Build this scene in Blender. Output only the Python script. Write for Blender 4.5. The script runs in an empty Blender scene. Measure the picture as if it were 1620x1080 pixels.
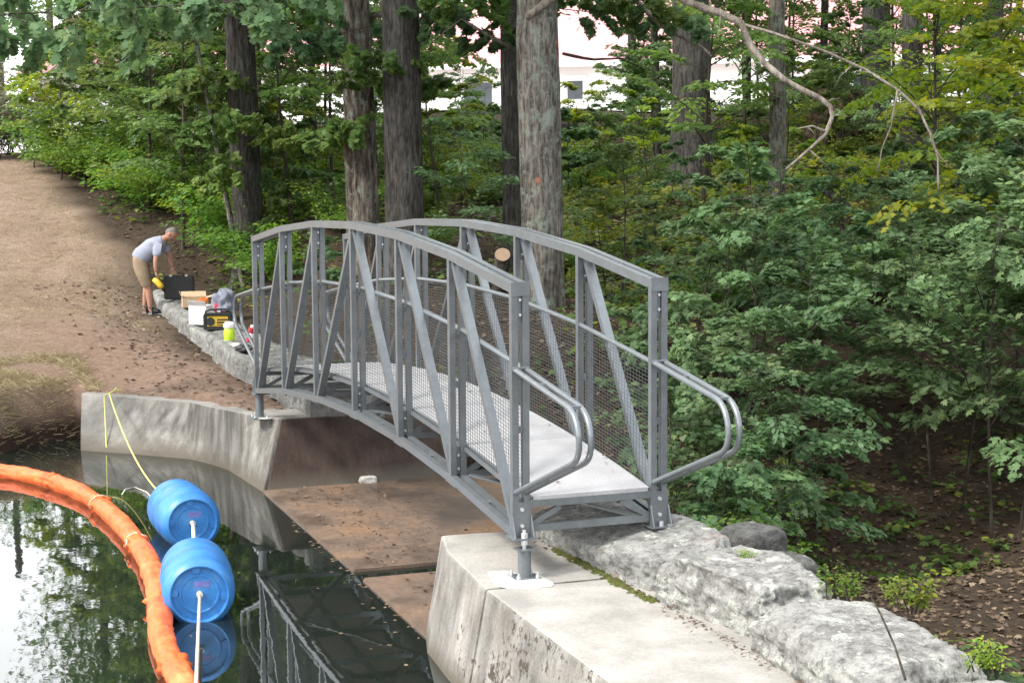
import bpy, bmesh, math, random
import numpy as np
from mathutils import Vector, noise

# ------------------------------------------------------------------ camera, world, sun, exposure
scene = bpy.context.scene
S = 1.347
CP = np.array([14.04, -3.033, 1.867]) * S
YAW, PIT, ROL, FPX = 2.782, -.103, -.007, 2800.0
cf = np.array([math.cos(YAW) * math.cos(PIT), math.sin(YAW) * math.cos(PIT), math.sin(PIT)])
cr = np.cross(cf, [0, 0, 1]); cr /= np.linalg.norm(cr)
cu = np.cross(cr, cf)
cr, cu = math.cos(ROL) * cr + math.sin(ROL) * cu, -math.sin(ROL) * cr + math.cos(ROL) * cu
cam_data = bpy.data.cameras.new('camera')
cam = bpy.data.objects.new('camera', cam_data)
scene.collection.objects.link(cam)
from mathutils import Matrix
m = Matrix.Identity(4)
for i in range(3):
    m[i][0] = cr[i]; m[i][1] = cu[i]; m[i][2] = -cf[i]; m[i][3] = CP[i]
cam.matrix_world = m
cam_data.sensor_width = 36.0
cam_data.lens = 36.0 * FPX / 1620.0
cam_data.clip_start = 0.1
cam_data.clip_end = 2000.0
scene.camera = cam

SUN = Vector((.06, -.85, .90)).normalized()
world = bpy.data.worlds.new('World'); scene.world = world
world.use_nodes = True
wn = world.node_tree.nodes; wl = world.node_tree.links
bg = wn['Background']
sky = wn.new('ShaderNodeTexSky'); sky.sky_type = 'NISHITA'; sky.sun_disc = False
sky.sun_elevation = math.asin(SUN.z); sky.sun_rotation = math.atan2(SUN.x, SUN.y)
sky.air_density = 1.0; sky.dust_density = 4.0; sky.ozone_density = 1.0
hs = wn.new('ShaderNodeHueSaturation'); hs.inputs['Saturation'].default_value = .45
wl.new(sky.outputs[0], hs.inputs['Color'])
# bright broken cloud over most of the sky
cn_ = wn.new('ShaderNodeTexNoise'); cn_.inputs['Scale'].default_value = 2.6; cn_.inputs['Detail'].default_value = 6
ctc = wn.new('ShaderNodeTexCoord'); wl.new(ctc.outputs['Generated'], cn_.inputs['Vector'])
cmr = wn.new('ShaderNodeMapRange'); cmr.inputs[1].default_value = .35; cmr.inputs[2].default_value = .6; cmr.inputs[3].default_value = .25; cmr.inputs[4].default_value = .95
wl.new(cn_.outputs[0], cmr.inputs[0]); cmx = wn.new('ShaderNodeMix'); cmx.data_type = 'RGBA'; cmx.inputs[7].default_value = (7.0, 7.15, 7.3, 1)
wl.new(cmr.outputs[0], cmx.inputs[0]); wl.new(hs.outputs[0], cmx.inputs[6]); wl.new(cmx.outputs[2], bg.inputs[0])
bg.inputs[1].default_value = 0.15
sd = bpy.data.lights.new('sun', 'SUN'); sd.energy = 1.7; sd.angle = math.radians(10); sd.color = (1, .96, .89)
so = bpy.data.objects.new('sun', sd); scene.collection.objects.link(so)
so.rotation_euler = SUN.to_track_quat('Z', 'Y').to_euler()
vs = scene.view_settings
vs.view_transform = 'Standard'; vs.look = 'None'; vs.gamma = 1; vs.exposure = 1.52

# ------------------------------------------------------------------ helpers
random.seed(7)
RNG = np.random.default_rng(11)
C = scene.collection


def ray(x, y): return cf + (x - 810) / FPX * cr - (y - 540) / FPX * cu
def UD(x, y, d): return CP + d * ray(x, y)          # point of the photograph at a known distance
def UZ(x, y, z):
    d = ray(x, y); return CP + (z - CP[2]) / d[2] * d


def tag(o, label=None, cat=None, group=None, kind=None):
    if label: o['label'] = label
    if cat: o['category'] = cat
    if group: o['group'] = group
    if kind: o['kind'] = kind
    return o


def empty(name, loc, label, cat, group=None, rz=0):
    o = bpy.data.objects.new(name, None); C.objects.link(o)
    o.location = loc; o.rotation_euler = (0, 0, rz); o.empty_display_size = .2
    return tag(o, label, cat, group)


def link(name, me, mat, parent=None, world_coords=False, smooth=False):
    o = bpy.data.objects.new(name, me); C.objects.link(o)
    if mat and not me.materials: me.materials.append(mat)
    if parent is not None:
        o.parent = parent
        if world_coords:
            p = parent; L = Vector((0, 0, 0))
            while p is not None: L += p.location; p = p.parent
            o.location = -L
    if smooth:
        me.polygons.foreach_set('use_smooth', [True] * len(me.polygons))
    return o


class MB:
    """collects simple solids in one mesh"""
    def __init__(s): s.v = []; s.f = []
    def add(s, vs, fs):
        n = len(s.v); s.v += [tuple(map(float, p)) for p in vs]; s.f += [tuple(i + n for i in f) for f in fs]; return s
    def box(s, a, b):
        (x0, y0, z0), (x1, y1, z1) = a, b
        return s.add([(x0, y0, z0), (x1, y0, z0), (x1, y1, z0), (x0, y1, z0), (x0, y0, z1), (x1, y0, z1), (x1, y1, z1), (x0, y1, z1)],
                     [(0, 3, 2, 1), (4, 5, 6, 7), (0, 1, 5, 4), (1, 2, 6, 5), (2, 3, 7, 6), (3, 0, 4, 7)])
    def beam(s, p, q, w, h, up=(0, 0, 1)):
        p = Vector(p); q = Vector(q); d = (q - p).normalized(); u = Vector(up)
        side = d.cross(u).normalized() * (w / 2); u = side.cross(d).normalized() * (h / 2)
        vs = [p - side - u, p + side - u, p + side + u, p - side + u, q - side - u, q + side - u, q + side + u, q - side + u]
        return s.add(vs, [(0, 1, 2, 3), (7, 6, 5, 4), (0, 4, 5, 1), (1, 5, 6, 2), (2, 6, 7, 3), (3, 7, 4, 0)])
    def tube(s, pts, r, n=10, cap=True):
        pts = [Vector(p) for p in pts]; k = len(pts)
        rs = r if hasattr(r, '__len__') else [r] * k
        d0 = (pts[1] - pts[0]).normalized()
        a = d0.orthogonal().normalized(); base = len(s.v)
        for i in range(k):
            d = (pts[min(i + 1, k - 1)] - pts[max(i - 1, 0)]).normalized()
            a = (a - d * a.dot(d)).normalized(); b = d.cross(a)
            for j in range(n):
                t = 2 * math.pi * j / n
                s.v.append(tuple(pts[i] + (a * math.cos(t) + b * math.sin(t)) * rs[i]))
        for i in range(k - 1):
            for j in range(n):
                j2 = (j + 1) % n
                s.f.append((base + i * n + j, base + i * n + j2, base + (i + 1) * n + j2, base + (i + 1) * n + j))
        if cap:
            s.f.append(tuple(base + j for j in range(n))[::-1]); s.f.append(tuple(base + (k - 1) * n + j for j in range(n)))
        return s
    def cyl(s, p, q, r, n=14): return s.tube([p, q], r, n)
    def sweep(s, pts, w, h):
        """rectangular profile along a polyline in the XZ plane: w across Y, h below the points"""
        base = len(s.v)
        for (x, y, z) in pts:
            for dy, dz in ((-w / 2, -h), (w / 2, -h), (w / 2, 0), (-w / 2, 0)): s.v.append((x, y + dy, z + dz))
        k = len(pts)
        for i in range(k - 1):
            a = base + 4 * i
            for j in range(4):
                j2 = (j + 1) % 4; s.f.append((a + j, a + 4 + j, a + 4 + j2, a + j2))
        s.f.append((base, base + 1, base + 2, base + 3)); e = base + 4 * (k - 1); s.f.append((e + 3, e + 2, e + 1, e))
        return s
    def mesh(s, name):
        me = bpy.data.meshes.new(name); me.from_pydata(s.v, [], s.f)
        bm = bmesh.new(); bm.from_mesh(me); bmesh.ops.recalc_face_normals(bm, faces=bm.faces); bm.to_mesh(me); bm.free()
        me.update(); return me
    def build(s, name, mat, parent=None, wc=False, smooth=False, label=None):
        o = link(name, s.mesh(name), mat, parent, wc, smooth)
        if label: o['label'] = label
        return o
    def pieces(s):
        """the far-apart pieces, each as a builder of its own"""
        n = len(s.v); root = list(range(n))
        def find(i):
            while root[i] != i: root[i] = root[root[i]]; i = root[i]
            return i
        for f in s.f:
            r0 = find(f[0])
            for i in f[1:]: root[find(i)] = r0
        V = np.array(s.v); isl = np.array([find(i) for i in range(n)]); ids = np.unique(isl)
        lo = np.array([V[isl == i].min(0) for i in ids]); hi = np.array([V[isl == i].max(0) for i in ids]); size = (hi - lo).max(1); k = len(ids)
        lab = list(range(k))
        def fl(i):
            while lab[i] != i: i = lab[i]
            return i
        for i in range(k):
            for j in range(i):
                gap = np.maximum(0, np.maximum(lo[i] - hi[j], lo[j] - hi[i]))
                if np.linalg.norm(gap) <= max(.02, .5 * max(size[i], size[j])): lab[fl(i)] = fl(j)
        out = {}
        for i in range(k): out.setdefault(fl(i), []).append(ids[i])
        res = []
        for g in out.values():
            keep = np.isin(isl, g); mp = -np.ones(n, int); mp[keep] = np.arange(keep.sum()); q = MB()
            q.v = [s.v[i] for i in np.nonzero(keep)[0]]; q.f = [tuple(int(mp[i]) for i in f) for f in s.f if keep[f[0]]]; res.append(q)
        return res


def auto_smooth(o, ang=35):
    me = o.data
    bm = bmesh.new(); bm.from_mesh(me)
    for e in bm.edges:
        e.smooth = len(e.link_faces) == 2 and e.calc_face_angle(0) < math.radians(ang)
    for f in bm.faces: f.smooth = True
    bm.to_mesh(me); bm.free(); return o


def grid_mesh(name, X, Y, Z, attrs=None):
    """X,Y,Z are 2-D arrays"""
    ny, nx = X.shape
    co = np.stack([X, Y, Z], -1).reshape(-1, 3)
    idx = np.arange(nx * ny).reshape(ny, nx)
    q = np.stack([idx[:-1, :-1], idx[:-1, 1:], idx[1:, 1:], idx[1:, :-1]], -1).reshape(-1, 4)
    return raw_mesh(name, co, q, attrs, True)


def raw_mesh(name, co, faces, attrs=None, smooth=False):
    n, k = faces.shape
    me = bpy.data.meshes.new(name)
    me.vertices.add(len(co)); me.vertices.foreach_set('co', np.ascontiguousarray(co, dtype=np.float32).ravel())
    me.loops.add(n * k); me.loops.foreach_set('vertex_index', np.ascontiguousarray(faces, dtype=np.int32).ravel())
    me.polygons.add(n); me.polygons.foreach_set('loop_start', np.arange(0, n * k, k, dtype=np.int32))
    if smooth: me.polygons.foreach_set('use_smooth', np.ones(n, dtype=bool))
    me.update(calc_edges=True)
    for nm, a in (attrs or {}).items():
        at = me.attributes.new(nm, 'FLOAT', 'POINT'); at.data.foreach_set('value', np.ascontiguousarray(a, dtype=np.float32).ravel())
    return me


# ------------------------------------------------------------------ materials
def nodes_of(name):
    mt = bpy.data.materials.new(name); mt.use_nodes = True
    nt = mt.node_tree; return mt, nt.nodes, nt.links, nt.nodes['Principled BSDF']


def ramp(N, stops):
    r = N.new('ShaderNodeValToRGB'); e = r.color_ramp.elements
    while len(e) < len(stops): e.new(.5)
    for k, (p, c) in enumerate(stops): e[k].position = p; e[k].color = (*c, 1)
    return r


def noise_node(N, L, scale, detail=6, rough=.6, vec=None, stretch=None, src='Object'):
    t = N.new('ShaderNodeTexNoise'); t.inputs['Scale'].default_value = scale
    t.inputs['Detail'].default_value = detail; t.inputs['Roughness'].default_value = rough
    tc = N.new('ShaderNodeTexCoord'); out = tc.outputs[src]
    if stretch:
        mp = N.new('ShaderNodeMapping'); mp.inputs['Scale'].default_value = stretch; L.new(out, mp.inputs[0]); out = mp.outputs[0]
    L.new(out, t.inputs['Vector']); return t


def mixc(N, L, fac, a, b, mode='MIX'):
    x = N.new('ShaderNodeMix'); x.data_type = 'RGBA'; x.blend_type = mode
    for sock, v in ((x.inputs[0], fac), (x.inputs[6], a), (x.inputs[7], b)):
        if hasattr(v, 'is_output') or isinstance(v, bpy.types.NodeSocket): L.new(v, sock)
        elif isinstance(v, (int, float)): sock.default_value = v
        else: sock.default_value = (*v, 1)
    return x.outputs[2]


def bump(N, L, P, h, strength=.5, dist=.02):
    b = N.new('ShaderNodeBump'); b.inputs['Strength'].default_value = strength; b.inputs['Distance'].default_value = dist
    L.new(h, b.inputs['Height']); L.new(b.outputs[0], P.inputs['Normal']); return b


def simple(name, col, rough=.6, metal=0.0, var=.15, scale=30, spec=.5, bmp=0.0):
    mt, N, L, P = nodes_of(name)
    t = noise_node(N, L, scale)
    a = tuple(c * (1 - var) for c in col); b = tuple(min(1, c * (1 + var)) for c in col)
    r = ramp(N, [(.3, a), (.7, b)]); L.new(t.outputs[0], r.inputs[0]); L.new(r.outputs[0], P.inputs['Base Color'])
    P.inputs['Roughness'].default_value = rough; P.inputs['Metallic'].default_value = metal
    P.inputs['Specular IOR Level'].default_value = spec
    if bmp: bump(N, L, P, t.outputs[0], bmp, .01)
    return mt


def steel_mat():
    mt, N, L, P = nodes_of('grey_steel')
    t = noise_node(N, L, 9, 8, .7); t2 = noise_node(N, L, 60, 4, .6)
    r = ramp(N, [(.3, (.158, .176, .188)), (.55, (.19, .209, .222)), (.75, (.225, .246, .26))]); L.new(t.outputs[0], r.inputs[0])
    r2 = ramp(N, [(.3, (.8, .8, .8)), (.7, (1, 1, 1))]); L.new(t2.outputs[0], r2.inputs[0])
    c = mixc(N, L, .6, r.outputs[0], r2.outputs[0], 'MULTIPLY'); L.new(c, P.inputs['Base Color'])
    P.inputs['Metallic'].default_value = .45
    rr = N.new('ShaderNodeMapRange'); rr.inputs[3].default_value = .24; rr.inputs[4].default_value = .42
    L.new(t.outputs[0], rr.inputs[0]); L.new(rr.outputs[0], P.inputs['Roughness'])
    bump(N, L, P, t2.outputs[0], .08, .003)
    return mt


def concrete_mat(name, base, dark, lichen=0.0, tint=None):
    mt, N, L, P = nodes_of(name)
    t = noise_node(N, L, 2.2, 9, .65)
    st = noise_node(N, L, 3.0, 6, .6, stretch=(2.2, 2.2, .22))      # streaks running down the face
    fine = noise_node(N, L, 45, 6, .7)
    r = ramp(N, [(.32, dark), (.5, tuple(.5 * (a + b) for a, b in zip(base, dark))), (.66, base)]); L.new(st.outputs[0], r.inputs[0])
    r2 = ramp(N, [(.32, (.48, .46, .43)), (.58, (1, 1, 1))]); L.new(t.outputs[0], r2.inputs[0])
    c = mixc(N, L, .85, r.outputs[0], r2.outputs[0], 'MULTIPLY')
    r3 = ramp(N, [(.35, (.72, .72, .72)), (.6, (1, 1, 1))]); L.new(fine.outputs[0], r3.inputs[0])
    c = mixc(N, L, .85, c, r3.outputs[0], 'MULTIPLY')
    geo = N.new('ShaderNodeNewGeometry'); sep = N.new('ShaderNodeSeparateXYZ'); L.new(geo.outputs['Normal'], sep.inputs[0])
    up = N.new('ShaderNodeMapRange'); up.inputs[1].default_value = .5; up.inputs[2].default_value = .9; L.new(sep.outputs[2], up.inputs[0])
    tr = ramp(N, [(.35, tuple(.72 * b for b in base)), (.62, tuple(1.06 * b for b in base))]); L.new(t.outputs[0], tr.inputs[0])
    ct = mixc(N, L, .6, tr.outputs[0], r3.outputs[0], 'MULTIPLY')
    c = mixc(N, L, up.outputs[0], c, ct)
    pos = N.new('ShaderNodeSeparateXYZ'); L.new(geo.outputs['Position'], pos.inputs[0])
    # damp algae line just above the water
    wet = N.new('ShaderNodeMapRange'); wet.inputs[1].default_value = -.80; wet.inputs[2].default_value = -.98
    jit = N.new('ShaderNodeMath'); jit.operation = 'MULTIPLY_ADD'; jit.inputs[1].default_value = .25; L.new(t.outputs[0], jit.inputs[0]); L.new(pos.outputs[2], jit.inputs[2])
    sub = N.new('ShaderNodeMath'); sub.operation = 'SUBTRACT'; sub.inputs[1].default_value = .125; L.new(jit.outputs[0], sub.inputs[0]); L.new(sub.outputs[0], wet.inputs[0])
    c = mixc(N, L, wet.outputs[0], c, (.10, .088, .07))
    if lichen:
        v = noise_node(N, L, 14, 5, .75); mk = noise_node(N, L, 1.1, 3, .5)
        a = N.new('ShaderNodeMath'); a.operation = 'MULTIPLY_ADD'; a.inputs[1].default_value = .8; L.new(mk.outputs[0], a.inputs[0]); L.new(v.outputs[0], a.inputs[2])
        lr = N.new('ShaderNodeMapRange'); lr.inputs[1].default_value = 1.02 ; lr.inputs[2].default_value = 1.10
        L.new(a.outputs[0], lr.inputs[0])
        side = N.new('ShaderNodeMapRange'); side.inputs[1].default_value = .85; side.inputs[2].default_value = .5; L.new(sep.outputs[2], side.inputs[0])
        mm = N.new('ShaderNodeMath'); mm.operation = 'MULTIPLY'; L.new(lr.outputs[0], mm.inputs[0]); L.new(side.outputs[0], mm.inputs[1])
        c = mixc(N, L, mm.outputs[0], c, (.06, .05, .04))
    L.new(c, P.inputs['Base Color']); P.inputs['Roughness'].default_value = .9; P.inputs['Specular IOR Level'].default_value = .25
    ad = N.new('ShaderNodeMath'); ad.operation = 'MULTIPLY_ADD'; ad.inputs[1].default_value = .4; L.new(t.outputs[0], ad.inputs[0]); L.new(fine.outputs[0], ad.inputs[2])
    bump(N, L, P, ad.outputs[0], .55, .012)
    return mt


def stone_mat(name='granite', dim=1.0):
    mt, N, L, P = nodes_of(name)
    a = noise_node(N, L, 3.5, 9, .7); b = noise_node(N, L, 16, 7, .75); c0 = noise_node(N, L, 70, 4, .7)
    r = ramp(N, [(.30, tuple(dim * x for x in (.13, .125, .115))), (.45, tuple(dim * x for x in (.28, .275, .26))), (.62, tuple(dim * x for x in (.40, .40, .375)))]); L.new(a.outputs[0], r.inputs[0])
    r2 = ramp(N, [(.36, (.28, .28, .27)), (.52, (.95, .95, .95)), (.64, (1.0, 1.0, .97))]); L.new(b.outputs[0], r2.inputs[0])
    c = mixc(N, L, .85, r.outputs[0], r2.outputs[0], 'MULTIPLY')
    r3 = ramp(N, [(.35, (.6, .6, .6)), (.6, (1, 1, 1))]); L.new(c0.outputs[0], r3.inputs[0])
    c = mixc(N, L, .6, c, r3.outputs[0], 'MULTIPLY')
    v = noise_node(N, L, 6.3, 8, .8, stretch=(1, 1, 1.3)); lr = N.new('ShaderNodeMapRange'); lr.inputs[1].default_value = .56; lr.inputs[2].default_value = .62; L.new(v.outputs[0], lr.inputs[0])
    c = mixc(N, L, lr.outputs[0], c, tuple(dim * x for x in (.46, .48, .42)))           # pale lichen
    v2 = noise_node(N, L, 1.7, 5, .6, stretch=(1.3, .8, 1)); l2 = N.new('ShaderNodeMapRange'); l2.inputs[1].default_value = .66; l2.inputs[2].default_value = .74; l2.inputs[4].default_value = .6; L.new(v2.outputs[0], l2.inputs[0])
    c = mixc(N, L, l2.outputs[0], c, (.30, .17, .12))           # rusty needles
    L.new(c, P.inputs['Base Color']); P.inputs['Roughness'].default_value = .92; P.inputs['Specular IOR Level'].default_value = .2
    ad = N.new('ShaderNodeMath'); ad.operation = 'ADD'; L.new(a.outputs[0], ad.inputs[0]); L.new(b.outputs[0], ad.inputs[1])
    bump(N, L, P, ad.outputs[0], .9, .03)
    return mt


def bark_mat(name, dark, mid, light, patch=.0, ridge=9):
    mt, N, L, P = nodes_of(name)
    w = noise_node(N, L, ridge, 7, .7, stretch=(1, 1, .2))
    big = noise_node(N, L, 1.6, 5, .6, stretch=(1, 1, .5)); fine = noise_node(N, L, 50, 4, .7, stretch=(1, 1, .35))
    r = ramp(N, [(.36, dark), (.5, mid), (.66, light)]); L.new(w.outputs[0], r.inputs[0])
    r2 = ramp(N, [(.35, (.5, .48, .46)), (.6, (1.12, 1.12, 1.12))]); L.new(big.outputs[0], r2.inputs[0])
    c = mixc(N, L, .8, r.outputs[0], r2.outputs[0], 'MULTIPLY')
    if patch:
        lc = noise_node(N, L, 5, 8, .78); m2 = N.new('ShaderNodeMapRange'); m2.inputs[1].default_value = .62 - patch * .1; m2.inputs[2].default_value = .68 - patch * .1; m2.inputs[4].default_value = .75; L.new(lc.outputs[0], m2.inputs[0])
        c = mixc(N, L, m2.outputs[0], c, (.26, .30, .25))
    L.new(c, P.inputs['Base Color']); P.inputs['Roughness'].default_value = .95; P.inputs['Specular IOR Level'].default_value = .15
    ad = N.new('ShaderNodeMath'); ad.operation = 'MULTIPLY_ADD'; ad.inputs[1].default_value = .25; L.new(fine.outputs[0], ad.inputs[0]); L.new(w.outputs[0], ad.inputs[2])
    bump(N, L, P, ad.outputs[0], 1.0, .06)
    return mt


def leaf_mat(name, cols, transl=.35, objvar=.25):
    mt, N, L, P = nodes_of(name)
    at = N.new('ShaderNodeAttribute'); at.attribute_name = 'rnd'
    r = ramp(N, [(i / (len(cols) - 1), c) for i, c in enumerate(cols)]); L.new(at.outputs['Fac'], r.inputs[0])
    oi = N.new('ShaderNodeObjectInfo'); h = N.new('ShaderNodeHueSaturation')
    mr = N.new('ShaderNodeMapRange'); mr.inputs[3].default_value = .5 - .018; mr.inputs[4].default_value = .5 + .02; L.new(oi.outputs['Random'], mr.inputs[0]); L.new(mr.outputs[0], h.inputs['Hue'])
    mv = N.new('ShaderNodeMapRange'); mv.inputs[3].default_value = 1 - objvar; mv.inputs[4].default_value = 1 + objvar
    fr = N.new('ShaderNodeMath'); fr.operation = 'FRACT'; mu = N.new('ShaderNodeMath'); mu.operation = 'MULTIPLY'; mu.inputs[1].default_value = 7.31
    L.new(oi.outputs['Random'], mu.inputs[0]); L.new(mu.outputs[0], fr.inputs[0]); L.new(fr.outputs[0], mv.inputs[0]); L.new(mv.outputs[0], h.inputs['Value'])
    L.new(r.outputs[0], h.inputs['Color']); L.new(h.outputs[0], P.inputs['Base Color'])
    P.inputs['Roughness'].default_value = .55; P.inputs['Specular IOR Level'].default_value = .35
    tr = N.new('ShaderNodeBsdfTranslucent'); hx = N.new('ShaderNodeHueSaturation'); hx.inputs['Value'].default_value = 1.5; hx.inputs['Saturation'].default_value = 1.1; hx.inputs['Hue'].default_value = .485
    L.new(h.outputs[0], hx.inputs['Color']); L.new(hx.outputs[0], tr.inputs[0])
    mx = N.new('ShaderNodeMixShader'); mx.inputs[0].default_value = transl
    L.new(P.outputs[0], mx.inputs[1]); L.new(tr.outputs[0], mx.inputs[2]); L.new(mx.outputs[0], N['Material Output'].inputs[0])
    return mt


M = {}
M['steel'] = steel_mat()
M['zinc'] = simple('zinc_bolt', (.62, .63, .64), .35, .6, .1, 80)
M['wire'] = simple('galvanised_wire', (.11, .12, .125), .45, .5, .1, 40)
M['conc'] = concrete_mat('concrete_near', (.345, .328, .300), (.175, .168, .157), 1.0)
M['conc_far'] = concrete_mat('concrete_far', (.275, .262, .24), (.082, .078, .072), .0)
M['conc_side'] = concrete_mat('concrete_stained_shaded', (.085, .06, .05), (.05, .036, .031), .0)  # brown stain, darkened further for the shade under the bridge
M['granite'] = stone_mat('granite', 1.0)
M['granite_shade'] = stone_mat('granite_painted_shade', .5)  # same granite at half tone, the boulders' shade put into the colour
M['bark_grey'] = bark_mat('bark_grey', (.055, .048, .04), (.17, .155, .135), (.32, .30, .265), 1.0, 24)
M['bark_dark'] = bark_mat('bark_dark', (.028, .026, .024), (.08, .074, .068), (.15, .14, .13), 0, 24)
M['bark_brown'] = bark_mat('bark_peeling', (.035, .026, .02), (.13, .11, .09), (.32, .29, .25), .7, 15)
M['dead_wood'] = bark_mat('dead_wood', (.16, .13, .11), (.30, .26, .22), (.42, .38, .33), .3, 14)
M['twig'] = bark_mat('twig_bark', (.03, .026, .02), (.075, .065, .05), (.13, .115, .095), 0, 12)
M['leaf'] = leaf_mat('maple_leaf_green', [(.054, .104, .032), (.082, .142, .044), (.108, .175, .052), (.15, .215, .058)], .42)
M['leaf_blue'] = leaf_mat('beech_leaf_bluish', [(.056, .106, .046), (.084, .146, .062), (.11, .182, .076), (.145, .215, .086)], .38)
M['leaf_yellow'] = leaf_mat('maple_leaf_yellowing', [(.085, .16, .024), (.14, .22, .03), (.20, .26, .034), (.29, .30, .042)], .5)
M['leaf_bright'] = leaf_mat('shrub_leaf_bright', [(.055, .13, .022), (.085, .175, .03), (.12, .215, .034), (.19, .25, .04)], .45)
M['leaf_crown'] = leaf_mat('crown_leaf', [(.04, .10, .028), (.06, .13, .034), (.08, .155, .04), (.10, .18, .04)], .42)
M['leaf_light'] = leaf_mat('understory_leaf_light', [(.06, .115, .032), (.092, .158, .042), (.122, .192, .05), (.175, .238, .056)], .5)
M['leaf_bough'] = leaf_mat('bough_leaf', [(.06, .125, .055), (.085, .165, .075), (.11, .20, .09), (.14, .22, .09)], .45)
M['litter'] = leaf_mat('fallen_leaf', [(.045, .030, .020), (.085, .056, .036), (.135, .092, .056), (.22, .165, .11)], .1, .0)  # leaf browns darkened to stand in for shade over the ravine
M['drygrass'] = leaf_mat('dry_grass_blade', [(.28, .21, .13), (.38, .30, .19), (.44, .36, .23), (.26, .26, .11)], .2, .0)
M['moss'] = simple('moss', (.075, .085, .025), .95, 0, .4, 40, .1, .6)

# ------------------------------------------------------------------ the ground
def tps_fit(P, Z, lam=.02):
    n = len(P); d = np.linalg.norm(P[:, None] - P[None], axis=-1)
    K = np.where(d > 0, d * d * np.log(d + 1e-9), 0) + lam * np.eye(n) * 10
    A = np.zeros((n + 3, n + 3)); A[:n, :n] = K; A[:n, n] = 1; A[:n, n + 1:] = P; A[n, :n] = 1; A[n + 1:, :n] = P.T
    return np.linalg.solve(A, np.append(Z, [0, 0, 0]))


ctrl = []
for (px, py, d) in [(855, 490, 24), (643, 440, 26), (570, 425, 27), (393, 372, 31), (1090, 285, 42), (1000, 350, 34), (1200, 420, 30), (1500, 335, 31),
                    (1200, 690, 22), (1450, 800, 21), (1600, 900, 18), (1600, 620, 22.5), (900, 460, 27), (1000, 182, 55), (750, 178, 55), (100, 260, 45), (300, 290, 40),
                    (300, 400, 31), (1500, 190, 50), (1600, 172, 60), (1100, 580, 22), (1300, 520, 25), (20, 244, 60), (1375, 200, 44), (1440, 240, 38), (1250, 180, 52)]:
    q = UD(px, py, d); ctrl.append((q[0], q[1], q[2]))
ctrl += [(-10.6, .65, 0), (-12.5, -.3, .35), (-9.3, -.5, .22), (-15.6, -.7, .85), (-4.6, -2.2, -.25), (-4.3, -1.0, -.38), (-3.2, -.5, -.375), (-2.4, .0, -.345), (-1.5, .25, -.32), (-3.8, .5, -.33), (-.8, .5, -.285), (-6, -.5, -.2), (-6.5, .3, -.1), (-5, -3, -.25), (-9, -4, .3),
         (-15, -6, 1.0), (-22, -8, 1.9), (-8, -12, .3), (-30, -10, 2.6), (4.2, 4.3, -1.7), (7, 2.6, -1.2), (9.5, 2.2, -1.3), (12, 3, -1.5), (7.5, 6.5, -2.2), (3, 7, -2.1), (11, 7, -2.3), (2, 2.6, -1.35),
         (-1, 2.2, -.35), (-5, 2.2, .1), (-12, 2.0, .55), (15, 8, -2), (8, 12, -1.5), (3, 14, .3), (10, 20, 1.5), (0, 25, 3.2), (-20, 40, 4.5), (20, 30, 3), (16, 2.5, 0), (18.9, -4, .85), (20, -15, .8), (25, 5, .8), (22, 14, 0), (-45, 0, 2.9), (-50, 30, 4.8), (-60, -30, 3.5)]
ctrl = np.array(ctrl)
TPS = tps_fit(ctrl[:, :2], ctrl[:, 2]); TPC = ctrl[:, :2]


def tps(x, y):
    sh = np.shape(x); p = np.stack([np.ravel(x), np.ravel(y)], -1); out = np.zeros(len(p))
    for a in range(0, len(p), 20000):
        d = np.linalg.norm(p[a:a + 20000, None] - TPC[None], axis=-1)
        out[a:a + 20000] = (d * d * np.log(d + 1e-9)) @ TPS[:-3] + TPS[-3] + p[a:a + 20000] @ TPS[-2:]
    far = np.hypot(p[:, 0] + 10, p[:, 1] - 8); k = np.clip((far - 45) / 40, 0, 1)
    out = np.clip(out, -3, 6.5); out = out * (1 - k) + 4.0 * k
    return out.reshape(sh)


POND = np.array([(-2.9, -70), (-2.95, -8), (-3.0, -2.7), (-3.6, -1.95), (-4.02, -1.27), (-3.31, -.80), (-2.37, -.20), (-1.24, -.03), (-.33, .12), (-.1, .45), (-.1, 2.6), (.9, 3.4), (5.8, 3.4), (7.0, 2.2), (7.1, 1.05),
                 (14.2, 1.05), (14.8, -1.5), (15.5, -6), (16, -70)])


def poly_sd(x, y, P):
    """signed distance, positive inside"""
    x = np.asarray(x, float); y = np.asarray(y, float); dmin = np.full(x.shape, 1e9); ins = np.zeros(x.shape, bool)
    n = len(P)
    for i in range(n):
        x0, y0 = P[i]; x1, y1 = P[(i + 1) % n]
        t = np.clip(((x - x0) * (x1 - x0) + (y - y0) * (y1 - y0)) / ((x1 - x0) ** 2 + (y1 - y0) ** 2), 0, 1)
        dmin = np.minimum(dmin, np.hypot(x - x0 - t * (x1 - x0), y - y0 - t * (y1 - y0)))
        c = ((y0 > y) != (y1 > y)); xi = x0 + (y - y0) / np.where(y1 == y0, 1e-9, (y1 - y0)) * (x1 - x0)
        ins ^= c & (x < xi)
    return np.where(ins, dmin, -dmin)


def vnoise(x, y, s, seed=0):
    """cheap smooth noise from a few rotated sines"""
    r = np.random.default_rng(seed); o = np.zeros(np.shape(x))
    for k in range(7):
        a = r.uniform(0, 2 * math.pi); f = s * r.uniform(.6, 1.9); o = o + np.sin((np.cos(a) * x + np.sin(a) * y) * f + r.uniform(0, 6.28))
    return o / 7


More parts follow.
